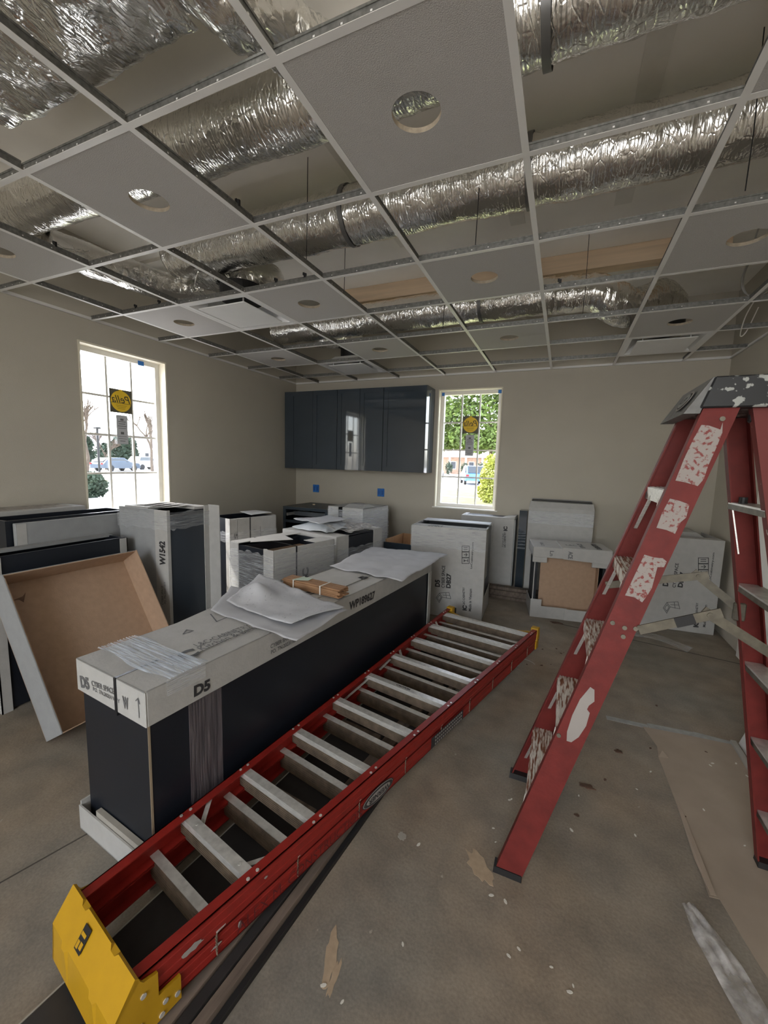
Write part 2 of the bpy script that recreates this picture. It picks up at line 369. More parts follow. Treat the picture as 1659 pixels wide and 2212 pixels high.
def stickers(P, g, ax, nrm, which):
    a0, a1, z0, z1, gap, gz = g; ax = Vector(ax); up = Vector((0, 0, 1)); nrm = Vector(nrm); d = .107
    s = thing('window_sticker', 'yellow disc sticker on a dark square stuck to the %s window panes' % which, 'sticker')
    c0, c1 = a0 + gap * 1.08, a0 + gap * 1.98; zc = z0 + gz * 2.92; hh = .105
    MB().plate([P(c0, zc - hh, d), P(c1, zc - hh, d), P(c1, zc + hh, d), P(c0, zc + hh, d)], nrm, .001).build('backing', BSTK, s)
    cx = (c0 + c1) / 2; pts = [P(cx + .094 * math.cos(t), zc + .094 * math.sin(t), d) + nrm * .0012 for t in [2 * math.pi * i / 32 for i in range(32)]]
    MB().plate(pts, nrm, .0008).build('disc', YSTK, s)
    MB().plate([P(cx - .016, zc + .09, d) + nrm * .0012, P(cx + .016, zc + .09, d) + nrm * .0012, P(cx + .016, zc + .105, d) + nrm * .0012, P(cx - .016, zc + .105, d) + nrm * .0012], nrm, .0008).build('tab', YSTK, s)
    rt = -ax if up.cross(nrm).dot(ax) > 0 else ax
    V, Fc = textmesh('Pella', 0.0); o = P(cx, zc - .015, d) + nrm * .0032 - rt * .085
    MB().add([o + rt * (x * .165 + y * .02) + up * (y * .065 + x * .0) for x, y in V], Fc).build('mirrored_lettering', INK, s)
    MB().plate([P(c0 + .01, zc - .02, d) + nrm * .003, P(c1 - .01, zc - .02, d) + nrm * .003, P(c1 - .01, zc - .017, d) + nrm * .003, P(c0 + .01, zc - .017, d) + nrm * .003], nrm, .0004).build('rule', INK, s)
    for k in range(3):
        MB().plate([P(cx - .05 + .008 * k, zc - .04 - .014 * k, d) + nrm * .003, P(cx + .05 - .008 * k, zc - .04 - .014 * k, d) + nrm * .003, P(cx + .05 - .008 * k, zc - .036 - .014 * k, d) + nrm * .003, P(cx - .05 + .008 * k, zc - .036 - .014 * k, d) + nrm * .003], nrm, .0003).build('small_print', mat('olive_print', (.45, .30, .03), .6), s)
    q = thing('paper_label', 'white printed paper label below the round sticker on the %s window' % which, 'label')
    zt = zc - hh - .02
    MB().plate([P(cx - .052, zt - .26, d), P(cx + .052, zt - .26, d), P(cx + .052, zt, d), P(cx - .052, zt, d)], nrm, .001).build('sheet', PAPER, q)
    for k, (zz, ww, hh2) in enumerate([(.03, .030, .018), (.055, .07, .006), (.075, .06, .006), (.095, .08, .006), (.115, .07, .005), (.15, .03, .022), (.19, .08, .004), (.21, .08, .004), (.23, .05, .006)]):
        MB().plate([P(cx - ww / 2, zt - zz - hh2, d) + nrm * .0014, P(cx + ww / 2, zt - zz - hh2, d) + nrm * .0014, P(cx + ww / 2, zt - zz, d) + nrm * .0014, P(cx - ww / 2, zt - zz, d) + nrm * .0014], nrm, .0004).build('print_line', INKG, q)
stickers(PL, gL, (0, 1, 0), (1, 0, 0), 'side')
stickers(PB, gB, (1, 0, 0), (0, -1, 0), 'back')
def tape(P, a0, a1, z0, z1, d, nrm, label):
    tag(MB().plate([P(a0, z0, d), P(a1, z0, d), P(a1, z1, d), P(a0, z1, d)], nrm, .0012).build('tape_scrap', BLUET), label, 'tape', 'scraps of blue tape')
tape(PL, .57, .63, 1.405, 1.445, .083, (1, 0, 0), 'scrap of blue tape on the side window head')
tape(PB, .02, .055, 1.415, 1.455, .083, (0, -1, 0), 'scrap of blue tape in the upper left corner of the back window')
tape(PB, .715, .76, 1.42, 1.46, .083, (0, -1, 0), 'scrap of blue tape in the upper right corner of the back window')

# ---------------------------------------------------------------- wall sockets under blue tape
def outlet(x, z, n, label):
    t = thing('taped_socket', label, 'socket', (x, YB, z), 0, 'wall sockets masked with blue tape')
    for k in range(n):
        xo = (k - (n - 1) / 2) * .052
        MB().box(xo - .024, xo + .024, -.012, 0, -.055, .055).build('tape_cover', BLUET, t, bevel=.004)
        MB().box(xo - .012, xo + .012, -.015, -.0125, -.03, .03).build('socket_face', mat('dark_blue_tape', (.012, .09, .33), .6), t)
outlet(-1.866, 1.06, 2, 'blue taped socket on the back wall, nearer the room corner')
outlet(-.828, 1.056, 2, 'blue taped socket on the back wall, nearer the back window')

# ================================================================ CEILING GRID
G = .6096
gi = lambda i: i * G
grid = thing('ceiling_grid', 'white suspended ceiling grid of tees hung below the deck', 'ceiling grid')
def tee(p, q, name, along):
    mb = MB(); x0, y0 = p; x1, y1 = q
    fw, ww, ht = .012, .0015, .036
    if along == 'x':
        mb.box(x0, x1, y0 - fw, y0 + fw, ZG, ZG + .0012, 0); mb.box(x0, x1, y0 - ww, y0 + ww, ZG + .0012, ZG + ht, 1); mb.box(x0, x1, y0 - .004, y0 + .004, ZG + ht - .007, ZG + ht, 1)
    else:
        mb.box(x0 - fw, x0 + fw, y0, y1, ZG, ZG + .0012, 0); mb.box(x0 - ww, x0 + ww, y0, y1, ZG + .0012, ZG + ht, 1); mb.box(x0 - .004, x0 + .004, y0, y1, ZG + ht - .007, ZG + ht, 1)
    return mb.build(name, [TEEW, GALV], grid)
JS = range(-5, 7); IS = range(-3, 5)
for j in JS: tee((XL, gi(j)), (XR, gi(j)), 'main_tee', 'x')
ys = [gi(j) for j in JS] + [YB]
for i in IS:
    for a, b in zip(ys[:-1], ys[1:]): tee((gi(i), a + .012), (gi(i), b - .012), 'cross_tee', 'y')
def angle(x0, x1, y0, y1): return MB().box(x0, x1, y0, y1, ZG - .001, ZG + .024).build('wall_angle', TEEW, grid)
angle(XL, XL + .004, YF, YB); angle(XR - .004, XR, YF, YB); angle(XL, XR, YB - .004, YB)
MB().box(XL, XL + .02, YF, YB, ZG - .001, ZG).build('wall_angle', TEEW, grid); MB().box(XR - .02, XR, YF, YB, ZG - .001, ZG).build('wall_angle', TEEW, grid); MB().box(XL, XR, YB - .02, YB, ZG - .001, ZG).build('wall_angle', TEEW, grid)
# punched holes along the webs, shown as bright dots
mb = MB()
for j in range(-1, 5):
    for k in range(60):
        x = XL + .1 + k * .084
        if rnd.random() < .72: mb.box(x - .003, x + .003, gi(j) - .0022, gi(j) + .0022, ZG + .014, ZG + .019)
for i in range(-3, 4):
    for k in range(30):
        y = -.5 + k * .13
        if rnd.random() < .6: mb.box(gi(i) - .0022, gi(i) + .0022, y - .003, y + .003, ZG + .014, ZG + .019)
tag(mb.build('punched_holes', TEEW, grid), kind='stuff')
clip0 = MB().box(-.008, .008, -.005, .005, ZG + .03, ZG + .055).box(-.014, -.004, -.007, .007, ZG + .045, ZG + .06).build('grid_clip', BLK, grid)
clip0.location = (gi(0) - .35, gi(2), 0)
for x, y in [(gi(0) - .13, gi(2)), (gi(0), gi(1) - .10), (gi(-2), gi(1) - .18), (gi(2) + .10, gi(3)), (gi(-2) - .2, gi(2)), (gi(-3) + .15, gi(2))]: link_copy(clip0, grid, (x, y, 0))
for x, y in [(gi(2) - .3, gi(2)), (gi(3) + .18, gi(2) - .05), (gi(0) - .04, gi(2) - .12), (gi(1) - .2, gi(4)), (gi(2) + .25, gi(4)), (gi(0) - .2, gi(3)), (gi(4) + .04, gi(4) - .2)]:
    MB().tube([(x, y, ZG + .03), (x + .004, y, 2.8), (x, y + .01, ZD)], .0022, 6).build('hanger_wire', BLK, grid)

# ceiling tiles with round cut-outs
def tile_mesh():
    mb = MB(); s = G / 2 - .012; n = 48; r = .078; t = .016; ang = [2 * math.pi * k / n for k in range(n)]
    inn = [(r * math.cos(a), r * math.sin(a)) for a in ang]
    def sq(a):
        c, q = math.cos(a), math.sin(a); k = s / max(abs(c), abs(q)); return (c * k, q * k)
    outp = [sq(a) for a in ang]
    vs = [(x, y, 0) for x, y in inn] + [(x, y, 0) for x, y in outp] + [(x, y, t) for x, y in inn] + [(x, y, t) for x, y in outp]
    fs = []; mi = []
    for k in range(n):
        q = (k + 1) % n
        mb.add([], []); fs += [(k, q, n + q, n + k), (2 * n + q, 2 * n + k, 3 * n + k, 3 * n + q)]
    mb.add(vs, fs, 0)
    w = [(k, (k + 1) % n, 2 * n + (k + 1) % n, 2 * n + k) for k in range(n)] + [(n + k, n + (k + 1) % n, 3 * n + (k + 1) % n, 3 * n + k) for k in range(n)]
    mb.f += w; mb.mi += [1] * len(w)
    me = mb
    return me
TEDGE = mat('tile_core', (.40, .34, .26), .9, var=.15, scale=60)
tmesh = None
TL = {(1, 0): 'large white ceiling tile with a round hole overhead, nearest the camera', (-1, 0): 'ceiling tile with a round hole left of the nearest tile, above the propped tray',
      (-3, 0): 'ceiling tile with a round hole at the far left edge of the picture', (3, 0): 'ceiling tile just showing at the upper right edge of the picture',
      (-1, 2): 'ceiling tile with a round hole right beside the larger square air diffuser', (-3, 2): 'ceiling tile with a round hole above the side window',
      (1, 2): 'ceiling tile with a round hole in the middle row, straight above the back window', (3, 2): 'ceiling tile with a round hole at the right edge, above the step ladder top',
      (-3, 4): 'ceiling tile with a round hole in the rear row, nearest the left wall', (-1, 4): 'ceiling tile with a round hole in the rear row, above the wall cabinets',
      (1, 4): 'ceiling tile with a round hole in the rear row, above the back window right side', (3, 4): 'ceiling tile with a round hole in the rear row, beside the right air diffuser'}
for (i, j), lab in TL.items():
    t = thing('ceiling_tile', lab, 'ceiling tile', (gi(i) + G / 2, gi(j) + G / 2, ZG + .0015), 0, 'ceiling tiles cut for round lights')
    if tmesh is None:
        p = tile_mesh().build('panel', [CEILTILE, TEDGE], t); tmesh = p
    else: link_copy(tmesh, t)
# square air diffusers
def diffuser(i, j, label):
    t = thing('air_diffuser', label, 'air diffuser', (gi(i) + G / 2, gi(j) + G / 2, ZG + .001), 0, 'square ceiling air diffusers')
    s = G / 2 - .012; a = s - .035; mb = MB()
    for x0, x1, y0, y1 in [(-s, s, -s, -a), (-s, s, a, s), (-s, -a, -a, a), (a, s, -a, a)]: mb.box(x0, x1, y0, y1, 0, .004)
    mb.build('rim', DIFF, t)
    mb = MB(); b = .16
    rr = [[(-a, -a, .004), (a, -a, .004), (a, a, .004), (-a, a, .004)], [(-b, -b, .10), (b, -b, .10), (b, b, .10), (-b, b, .10)]]
    mb.add(rr[0] + rr[1], [(0, 1, 5, 4), (1, 2, 6, 5), (2, 3, 7, 6), (3, 0, 4, 7)]); mb.build('throat', DIFF, t)
    mb = MB(); mb.tube([(0, 0, .095), (0, 0, .20)], .155, 24); mb.build('collar', BLK, t)
    MB().box(-.215, .215, -.215, .215, -.012, -.004).build('face_plate', DIFF, t, bevel=.003)
    for x in (-.17, .17):
        for y in (-.17, .17): MB().box(x - .004, x + .004, y - .004, y + .004, -.004, .09).build('hanger', DIFF, t)
diffuser(-2, 2, 'larger square white air diffuser near the side window, nearest of three')
diffuser(-2, 5, 'small square air diffuser above the wall cabinets, by the back wall')
diffuser(3, 5, 'square air diffuser at the right rear, above the step ladder')

# ---------------------------------------------------------------- foil ducts
def curve(pts, n=14):
    P = [Vector(p) for p in pts]; out = []
    for k in range(len(P) - 1):
        p0 = P[max(k - 1, 0)]; p1 = P[k]; p2 = P[k + 1]; p3 = P[min(k + 2, len(P) - 1)]
        for s in range(n):
            t = s / n
            out.append(.5 * ((2 * p1) + (p2 - p0) * t + (2 * p0 - 5 * p1 + 4 * p2 - p3) * t * t + (3 * p1 - 3 * p2 + p3 - p0) * t ** 3))
    out.append(P[-1]); return out
def duct(label, pts, r, wob=.022, bands=(), n=30, name='foil_duct', seg=44):
    t = thing(name, label, 'duct', pts[0], 0, 'foil wrapped air ducts'); o = Vector(pts[0])
    path = [p - o for p in curve(pts, n)]
    MB().tube(path, r, seg, wob).build('wrap', FOIL, t, smooth=True)
    for f in bands:
        k = int(f * (len(path) - 2)); d = (path[k + 1] - path[k]).normalized(); rr = r
        MB().tube([path[k] - d * .014, path[k], path[k] + d * .014], rr + wob * .75, seg, 0, False).build('clamp_band', BAND, t, smooth=True)
    return t
duct('long foil duct crossing above the middle of the open grid', [(-1.35, 1.33, 2.94), (-.4, 1.33, 2.94), (.9, 1.34, 2.95), (2.0, 1.335, 2.95), (2.8, 1.325, 2.95)], .150, .016, bands=(.36, .56, .9), n=46)
duct('foil duct crossing near the back wall, above the rear row of tiles', [(-1.55, 2.765, 2.86), (-.6, 2.765, 2.865), (.6, 2.765, 2.865), (1.25, 2.765, 2.865)], .140, .014, bands=(.70,), n=46)
duct('foil duct crossing overhead, partly hidden by the nearest ceiling tile', [(-2.1, .50, 2.90), (-.8, .50, 2.90), (.6, .51, 2.90), (2.0, .51, 2.91), (2.8, .51, 2.92)], .138, .014, bands=(.62,), n=46)
duct('flexible foil branch bending down to the nearest air diffuser', [(-1.20, 1.36, 2.86), (-1.02, 1.62, 2.84), (-.80, 1.70, 2.86), (-.88, 1.56, 2.80), (-.91, 1.53, 2.74)], .115, .02)
duct('flexible foil branch bending down to the diffuser over the wall cabinets', [(-1.10, 2.86, 2.80), (-1.02, 3.06, 2.84), (-.95, 3.28, 2.86), (-.91, 3.34, 2.80), (-.91, 3.35, 2.74)], .125, .026)
duct('flexible foil branch drooping towards the right rear diffuser', [(1.24, 2.765, 2.865), (1.55, 2.77, 2.84), (1.80, 2.88, 2.74), (2.06, 3.12, 2.86), (2.14, 3.30, 2.82), (2.14, 3.35, 2.74)], .140, .03)
duct('thin foil branch running back along the left wall above the grid', [(-1.66, .62, 2.76), (-1.58, 1.0, 2.76), (-1.48, 1.35, 2.76), (-1.34, 1.55, 2.80)], .095, .022)
duct('crumpled foil branch hanging beside the large wrapped air box', [(.36, -.28, 2.80), (.46, -.05, 2.74), (.52, .16, 2.78), (.58, .42, 2.86)], .085, .035)
# wrapped air box
bx = thing('wrapped_air_box', 'large foil wrapped rectangular air box at the upper left of the ceiling', 'air box', (-.12, -.8, 2.655))
mb = MB(); nx, ny = 60, 60; x0, x1, y0, y1 = -.50, .47, -.85, .775
vs = []
for a in range(nx + 1):
    for b in range(ny + 1):
        x = x0 + (x1 - x0) * a / nx; y = y0 + (y1 - y0) * b / ny; q = Vector((x, y, 0))
        e = min(x - x0, x1 - x, y1 - y, .04) / .04
        z = .03 * (1 - e) ** 2 + .028 * noise.noise(q * 3.2) + .020 * abs(noise.noise(q * 9)) + .008 * noise.noise(q * 26)
        vs.append((x + .01 * noise.noise(q * 7), y + .012 * noise.noise(q * 8 + Vector((5, 0, 0))), z))
fs = [(a * (ny + 1) + b, (a + 1) * (ny + 1) + b, (a + 1) * (ny + 1) + b + 1, a * (ny + 1) + b + 1) for a in range(nx) for b in range(ny)]
mb.add(vs, fs); mb.build('bottom_wrap', FOIL, bx, smooth=True)
MB().box(x0, x1, y0, y1, .06, .44).build('box_wrap', FOIL, bx, bevel=.03)
# coil of cable at the upper right
cc = thing('cable_coil', 'coil of grey cable hanging above the right end of the grid', 'cable', (2.50, 2.55, 2.80))
for k in range(4):
    r = .10 + .008 * k; ph = .3 * k
    MB().tube([(r * math.cos(t) * .8 + .01 * k, .02 * math.sin(2 * t + ph), r * math.sin(t) * 1.25 - .05) for t in [2 * math.pi * i / 36 for i in range(37)]], .005, 6, cap=False).build('loop', CABLE, cc, smooth=True)
MB().tube(curve([(0, 0, .05), (-.03, .02, .2), (.02, .0, .37)]), .005, 6).build('lead', CABLE, cc, smooth=True)
MB().tube(curve([(.02, .05, -.18), (.05, .3, -.22), (.12, .6, -.27), (.16, .62, -.24), (.18, .5, -.1)]), .004, 6).build('tail', WHITE, cc, smooth=True)

# ================================================================ WALL CABINETS
def shaker(parent, x0, x1, z0, z1, yf, material=NAVYG):
    d = struct('door', None) if False else None
    mb = MB(); fw = .058; t = .02
    pn = MB().box(x0, x1, yf, yf + .012, z0, z1).build('door', material, parent)
    for a in [(x0, x0 + fw, z0, z1), (x1 - fw, x1, z0, z1), (x0 + fw, x1 - fw, z0, z0 + fw), (x0 + fw, x1 - fw, z1 - fw, z1)]:
        mb.box(a[0], a[1], yf - .009, yf, a[2], a[3])
    mb.build('door_frame', material, pn); return pn
def wallcab(x0, x1, doors, label, fill=0.):
    z0, z1 = 1.350, 2.388
    t = thing('wall_cabinet', label, 'wall cabinet', ((x0 + x1) / 2, YB, z0), 0, 'navy wall cabinets in a row'); c = (x0 + x1) / 2
    MB().box(x0 - c + .001, x1 - c - .001, -.31, -.001, 0, z1 - z0).build('carcass', NAVYG, t)
    if fill: MB().box(x0 - c, x0 - c + fill - .004, -.325, -.311, 0, z1 - z0).build('filler_strip', NAVYG, t)
    n = doors; s = x0 - c + fill; w = (x1 - c - s) / n
    for k in range(n): shaker(t, s + w * k + .002, s + w * (k + 1) - .002, .004, z1 - z0 - .004, -.326)
wallcab(-2.177, -1.338, 2, 'navy two door wall cabinet in the corner, leftmost of three', .09)
wallcab(-1.335, -.680, 2, 'navy two door wall cabinet in the middle, reflecting the side window')
wallcab(-.677, -.119, 1, 'navy single door wall cabinet beside the back window')

# ================================================================ PACKED CABINETS
def hollow(mb, w, d, z0, z1, t=.018, mi=0):
    for b in [(0, w, 0, t), (0, w, d - t, d), (0, t, t, d - t), (w - t, w, t, d - t)]: mb.box(b[0], b[1], b[2], b[3], z0, z1, mi)
    return mb
def tray(mb, w, d, z0, z1, t=.006, ov=.008, close=None):
    mb_ = mb
    for b in [(-ov, w + ov, -ov, -ov + t), (-ov, w + ov, d + ov - t, d + ov), (-ov, -ov + t, -ov + t, d + ov - t), (w + ov - t, w + ov, -ov + t, d + ov - t)]:
        mb_.box(b[0], b[1], b[2], b[3], z0, z1)
    if close == 'top': mb_.box(-ov, w + ov, -ov, d + ov, z1 - t, z1)
    if close == 'bottom': mb_.box(-ov, w + ov, -ov, d + ov, z0, z0 + t)
    return mb_
def post(mb, w, d, corner, z0, z1, leg=.06, t=.006, ov=.0085):
    cx, cy = corner; sx = 1 if cx else -1; sy = 1 if cy else -1; X = w + ov if cx else -ov; Y = d + ov if cy else -ov
    mb.box(min(X, X - sx * leg), max(X, X - sx * leg), min(Y, Y - sy * t), max(Y, Y - sy * t), z0, z1)
    mb.box(min(X, X - sx * t), max(X, X - sx * t), min(Y, Y - sy * leg), max(Y, Y - sy * leg), z0, z1); return mb
def film(root, w, d, z0, z1, ov=.014, material=None, sides='xyXY', name='film_wrap', seed=0):
    mb = MB(); r = random.Random(seed)
    P = [(-ov, -ov), (w + ov, -ov), (w + ov, d + ov), (-ov, d + ov)]
    order = {'y': (0, 1), 'X': (1, 2), 'Y': (2, 3), 'x': (3, 0)}
    for s in sides:
        a, b = order[s]; n = 16; vs = []
        for k in range(n + 1):
            f = k / n; x = P[a][0] + (P[b][0] - P[a][0]) * f; y = P[a][1] + (P[b][1] - P[a][1]) * f
            vs += [(x, y, z0 + .012 * r.uniform(-1, 1)), (x, y, z1 + .012 * r.uniform(-1, 1))]
        mb.add(vs, [(2 * k, 2 * k + 2, 2 * k + 3, 2 * k + 1) for k in range(n)])
    return mb.build(name, material or FILM, root)
def wplane(root, p, n):
    M = rootm(root); return (M @ Vector(p), M.to_3x3() @ Vector(n))

# ---- long tall cabinet lying on its side
A = -.102
lb = thing('boxed_pantry_cabinet', 'long navy pantry cabinet lying on the floor under a white cardboard lid', 'boxed cabinet', (-.199, -.155, 0), A)
LW, LL, LH, LID = .439, 2.385, .699, .125
MB().box(.012, LW - .012, .014, LL - .03, .012, LH - .01).build('cabinet_body', NAVY, lb)
MB().box(LW - .0125, LW - .0105, .0115, .0195, .1, LH - .12).build('door_edge', mat('tan_edge', (.34, .27, .19), .6), lb)
MB().box(LW - .02, LW - .0113, .22, .2245, .03, LH - .12).build('panel_joint', BLK, lb)
mb = MB(); tray(mb, LW, LL, LH - LID, LH, .006, 0, 'top')
mb.build('cardboard_lid', CARD, lb, bevel=.0025)
mb = MB(); mb.box(-.012, -.005, -.010, LL + .01, 0, .115).box(-.012, LW + .012, LL + .004, LL + .01, 0, .115).box(LW + .005, LW + .012, -.02, LL + .01, 0, .115)
mb.box(-.012, LW + .012, -.016, -.010, 0, .10)
mb.box(-.012, LW + .012, -.016, LL + .01, 0, .005); mb.build('cardboard_base', CARD, lb)
MB().box(.10, LW - .04, -.008, .010, .05, .122).build('inner_flap', LEDGE, lb)
mb = MB(); mb.box(LW - .005, LW + .001, LL - .055, LL, .115, LH - LID).box(LW - .06, LW, LL - .004, LL, .115, LH - LID); mb.build('corner_post', CARD, lb)
MB().box(LW - .011, LW - .008, .16, .30, .06, LH - LID).build('film_band', film_mat('dark_film', .16, (.42, .36, .38), .25, (20, 20, 1)), lb)
top = LH + .0005
# flat flap with lettering, second flap
pl_top = ((0, 0, LH + .006), (0, 0, 1))
polypx(lb, ((0, 0, LH + .001), (0, 0, 1)), [(278, 1394), (372, 1437), (556, 1352), (470, 1308)], CARD, 'top_flap', .004)
polypx(lb, ((0, 0, LH + .001), (0, 0, 1)), [(612, 1288), (668, 1301), (803, 1243), (735, 1228)], CARD, 'top_flap', .004)
textpx('IC', lb, pl_top, (383, 1432), (436, 1412), (372, 1416), bold=.05)
textpx('L&C•CABINETRY', lb, pl_top, (428, 1398), (545, 1354), (420, 1391), INKG, bold=.0)
textpx('Kitchen & Bath', lb, pl_top, (438, 1406), (556, 1358), (429, 1398), INKG, bold=.0)
linespx(lb, pl_top, [[(396, 1370), (417, 1363), (403, 1361), (396, 1370)], [(455, 1327), (468, 1343), (500, 1330)]], .006, INKG)
textpx('5', lb, pl_top, (784, 1252), (798, 1247), (779, 1246), bold=.04)
textpx('5', lb, pl_top, (672, 1285), (692, 1278), (665, 1278), bold=.04)
plx = wplane(lb, (LW + .0005, 0, 0), (1, 0, 0)); ply = wplane(lb, (0, -.0005, 0), (0, -1, 0))
q5 = lambda x, y: (100 + x / 1.885, 1180 + y / 1.885)
q1 = lambda x, y: (130 + x / 4.42, 1400 + y / 4.42)
textpx('D5', lb, plx, q5(600, 616), q5(667, 582), q5(598, 570), bold=.05)
textpx('CYBER SPACE', lb, plx, q5(912, 417), q5(1002, 372), q5(908, 402), INKG)
textpx('PO. TN.20231101Y', lb, plx, q5(914, 440), q5(1026, 383), q5(911, 425), INKG)
textpx('WP189627', lb, plx, q5(1232, 263), q5(1337, 212), q5(1230, 228), bold=.04)
textpx('D5', lb, ply, q1(203, 375), q1(285, 402), q1(195, 262), INKG, bold=.05)
textpx('CYBER SPACE', lb, ply, q1(305, 358), q1(517, 442), q1(300, 305), INKG)
textpx('PO. TN.20231101Y', lb, ply, q1(318, 405), q1(572, 528), q1(312, 368), INKG)
textpx('W', lb, ply, q1(605, 570), q1(660, 594), q1(600, 455), INKG, bold=.05)
linespx(lb, ply, [[q1(725, 500), q1(745, 480), q1(760, 530)], [q1(745, 490), q1(757, 660)]], .004, INKG)
mb = MB(); mb.box(.262, .274, -.003, 1.98, LH - .001, LH + .0015).box(.262, .274, -.0035, 0.0, LH - .135, LH + .0015).box(.262, .274, -.003, .015, LH - .135, LH - .128); mb.build('strap', STRAP, lb)
# stretch film on the near end of the lid
mb = MB(); n = 26; vs = []; r = random.Random(5)
for k in range(n + 1):
    for s_ in range(9):
        vs.append((-.003 + (LW + .006) * s_ / 8, .075 + .15 * k / n + .012 * math.sin(s_) * (k in (0, n)), LH + .006 + .003 * r.random() + .004 * (k % 2)))
mb.add(vs, [(k * 9 + s_, (k + 1) * 9 + s_, (k + 1) * 9 + s_ + 1, k * 9 + s_ + 1) for k in range(n) for s_ in range(8)]); mb.build('film_top', FILMT, lb)
MB().box(LW + .001, LW + .0022, .075, .225, LH - .05, LH + .008).build('film_side', FILMX, lb)

# ---- papers, shims and sheet lying on the lid
def sheet(name, label, cat, corners, z, amp, material, seed, nx=26, ny=26, curl=None, group=None, thick=.0015):
    r = Vector((seed * 3.1, seed * 1.7, 0)); c = [Vector(p) for p in corners]; o = sum(c, Vector((0, 0, 0))) / 4
    t = thing(name, label, cat, (o.x, o.y, z), 0, group); vs = []
    for a in range(nx + 1):
        for b in range(ny + 1):
            u, v = a / nx, b / ny
            p = c[0] * (1 - u) * (1 - v) + c[1] * u * (1 - v) + c[2] * u * v + c[3] * (1 - u) * v
            q = Vector((p.x, p.y, 0)) + r
            h = abs(noise.noise(q * 4)) * amp + abs(noise.noise(q * 11)) * amp * .35 + .001
            if curl: h += curl(u, v)
            vs.append((p.x - o.x + .006 * noise.noise(q * 9), p.y - o.y + .006 * noise.noise(q * 8 + Vector((9, 0, 0))), h))
    m_ = MB(); m_.add(vs, [(a * (ny + 1) + b, (a + 1) * (ny + 1) + b, (a + 1) * (ny + 1) + b + 1, a * (ny + 1) + b + 1) for a in range(nx) for b in range(ny)])
    ob = m_.build('leaf', material, t, smooth=True)
    sm = ob.modifiers.new('thick', 'SOLIDIFY'); sm.thickness = thick; sm.offset = 1
    return t
zp = LH + .007
sheet('plan_sheet', 'lower creased drawing sheet spread under another on the long box', 'paper', [onz(455, 1322, zp), onz(640, 1388, zp), onz(752, 1318, zp), onz(500, 1268, zp)], zp, .018, PAPER, 1)
sheet('plan_sheet', 'upper crumpled drawing sheet with a raised fold on the long box', 'paper', [onz(490, 1308, zp), onz(628, 1362, zp), onz(745, 1322, zp), onz(560, 1255, zp)], zp + .012, .034, PLAN, 2,
      curl=lambda u, v: .06 * math.exp(-((u - .25) ** 2 + (v - .45) ** 2) / .03) + .02 * (1 - u) * v)
sheet('foam_sheet', 'wide white foam sheet covering the far end of the long box', 'sheet', [onz(712, 1224, zp + .01), onz(868, 1254, zp + .01), onz(968, 1196, zp + .01), onz(805, 1180, zp + .01)], zp, .026, PAPER, 4, 34, 34)
sh = thing('shim_bundle', 'bundle of thin brown wooden shims tied with white bands', 'shims', tuple(onz(683, 1275, zp)), 0)
a_, b_ = onz(622, 1262, zp), onz(742, 1290, zp); dd = (b_ - a_); Ls = dd.length; ang = math.atan2(dd.y, dd.x); sh.location = (a_ + b_) / 2; sh.rotation_euler = (0, 0, ang)
r = random.Random(9)
for lay in range(6):
    for k in range(2):
        x = r.uniform(-.012, .012); y = -.022 + .044 * k + r.uniform(-.004, .004)
        MB().box(-Ls / 2 + x, Ls / 2 + x, y - .020, y + .020, .002 + lay * .0082, .009 + lay * .0082).build('shim', WOODST, sh)
for x in (-.12, .08):
    mb = MB(); mb.box(x - .004, x + .004, -.048, .048, .051, .053).box(x - .004, x + .004, -.050, -.048, .001, .053).box(x - .004, x + .004, .048, .050, .001, .053); mb.build('rubber_band', WHITE, sh)
MB().plate([(-.13, -.05, .0535), (-.04, -.01, .0535), (-.05, .045, .0545), (-.12, .03, .0535)], (0, 0, 1), .001).build('paper_tag', mat('pale_green_tag', (.50, .60, .50), .7), sh)

# ---- boxes by the left wall
def carton(name, label, x, y, rz, w, d, h, group='packed cabinets in cardboard'):
    return thing(name, label, 'boxed cabinet', (x, y, 0), rz, group)
t = carton('boxed_cabinet', 'boxed cabinet with a scuffed top farthest back against the left wall', -2.215, .24, 0, .36, .66, 1.065)
MB().box(.006, .294, .006, .664, .01, 1.06).build('carton', CARDG, t, bevel=.004)
MB().box(0, .30, 0, .67, 1.02, 1.068).build('lid', CARD, t, bevel=.004)
MB().box(.05, .26, .03, .60, 1.068, 1.0695).build('dark_smear', mat('scuffed_lid', (.36, .33, .30), .8, var=.3, scale=20), t)
t = carton('boxed_cabinet', 'navy cabinet with a tall grey cardboard front, behind the propped tray', -1.865, .28, .0, .29, .70, 1.06)
mb = MB(); hollow(mb, .25, .76, .01, 1.045); mb.build('cabinet_body', NAVY, t)
MB().box(.02, .23, .02, .74, .02, .96).build('inner_panel', NAVY, t)
mb = MB(); mb.box(.262, .292, .03, .76, .02, 1.03); mb.build('front_carton', CARDG, t, bevel=.003)
MB().box(.2925, .294, .66, .72, .92, .99).build('clear_tape', film_mat('tape_clear', .5, (.8, .8, .8), .2, (2, 2, 2)), t)
MB().box(.2925, .2935, .035, .085, .02, 1.025).build('carton_fold', CARD, t)
t = carton('boxed_cabinet', 'navy cabinet with dark open top leaning upright just behind the brown tray', -1.563, .09, .0, .215, .74, .89)
mb = MB(); hollow(mb, .21, .74, .01, .89, .014); mb.build('cabinet_body', NAVY, t)
MB().box(.014, .196, .014, .726, .02, .80).build('inner_panel', NAVYB, t)
for c in ((0, 0), (1, 0), (1, 1)): post(MB(), .21, .74, c, .0, .885, .05).build('corner_post', CARD, t)
MB().box(-.006, .06, -.010, .75, .880, .896).build('card_edge', CARDG, t)
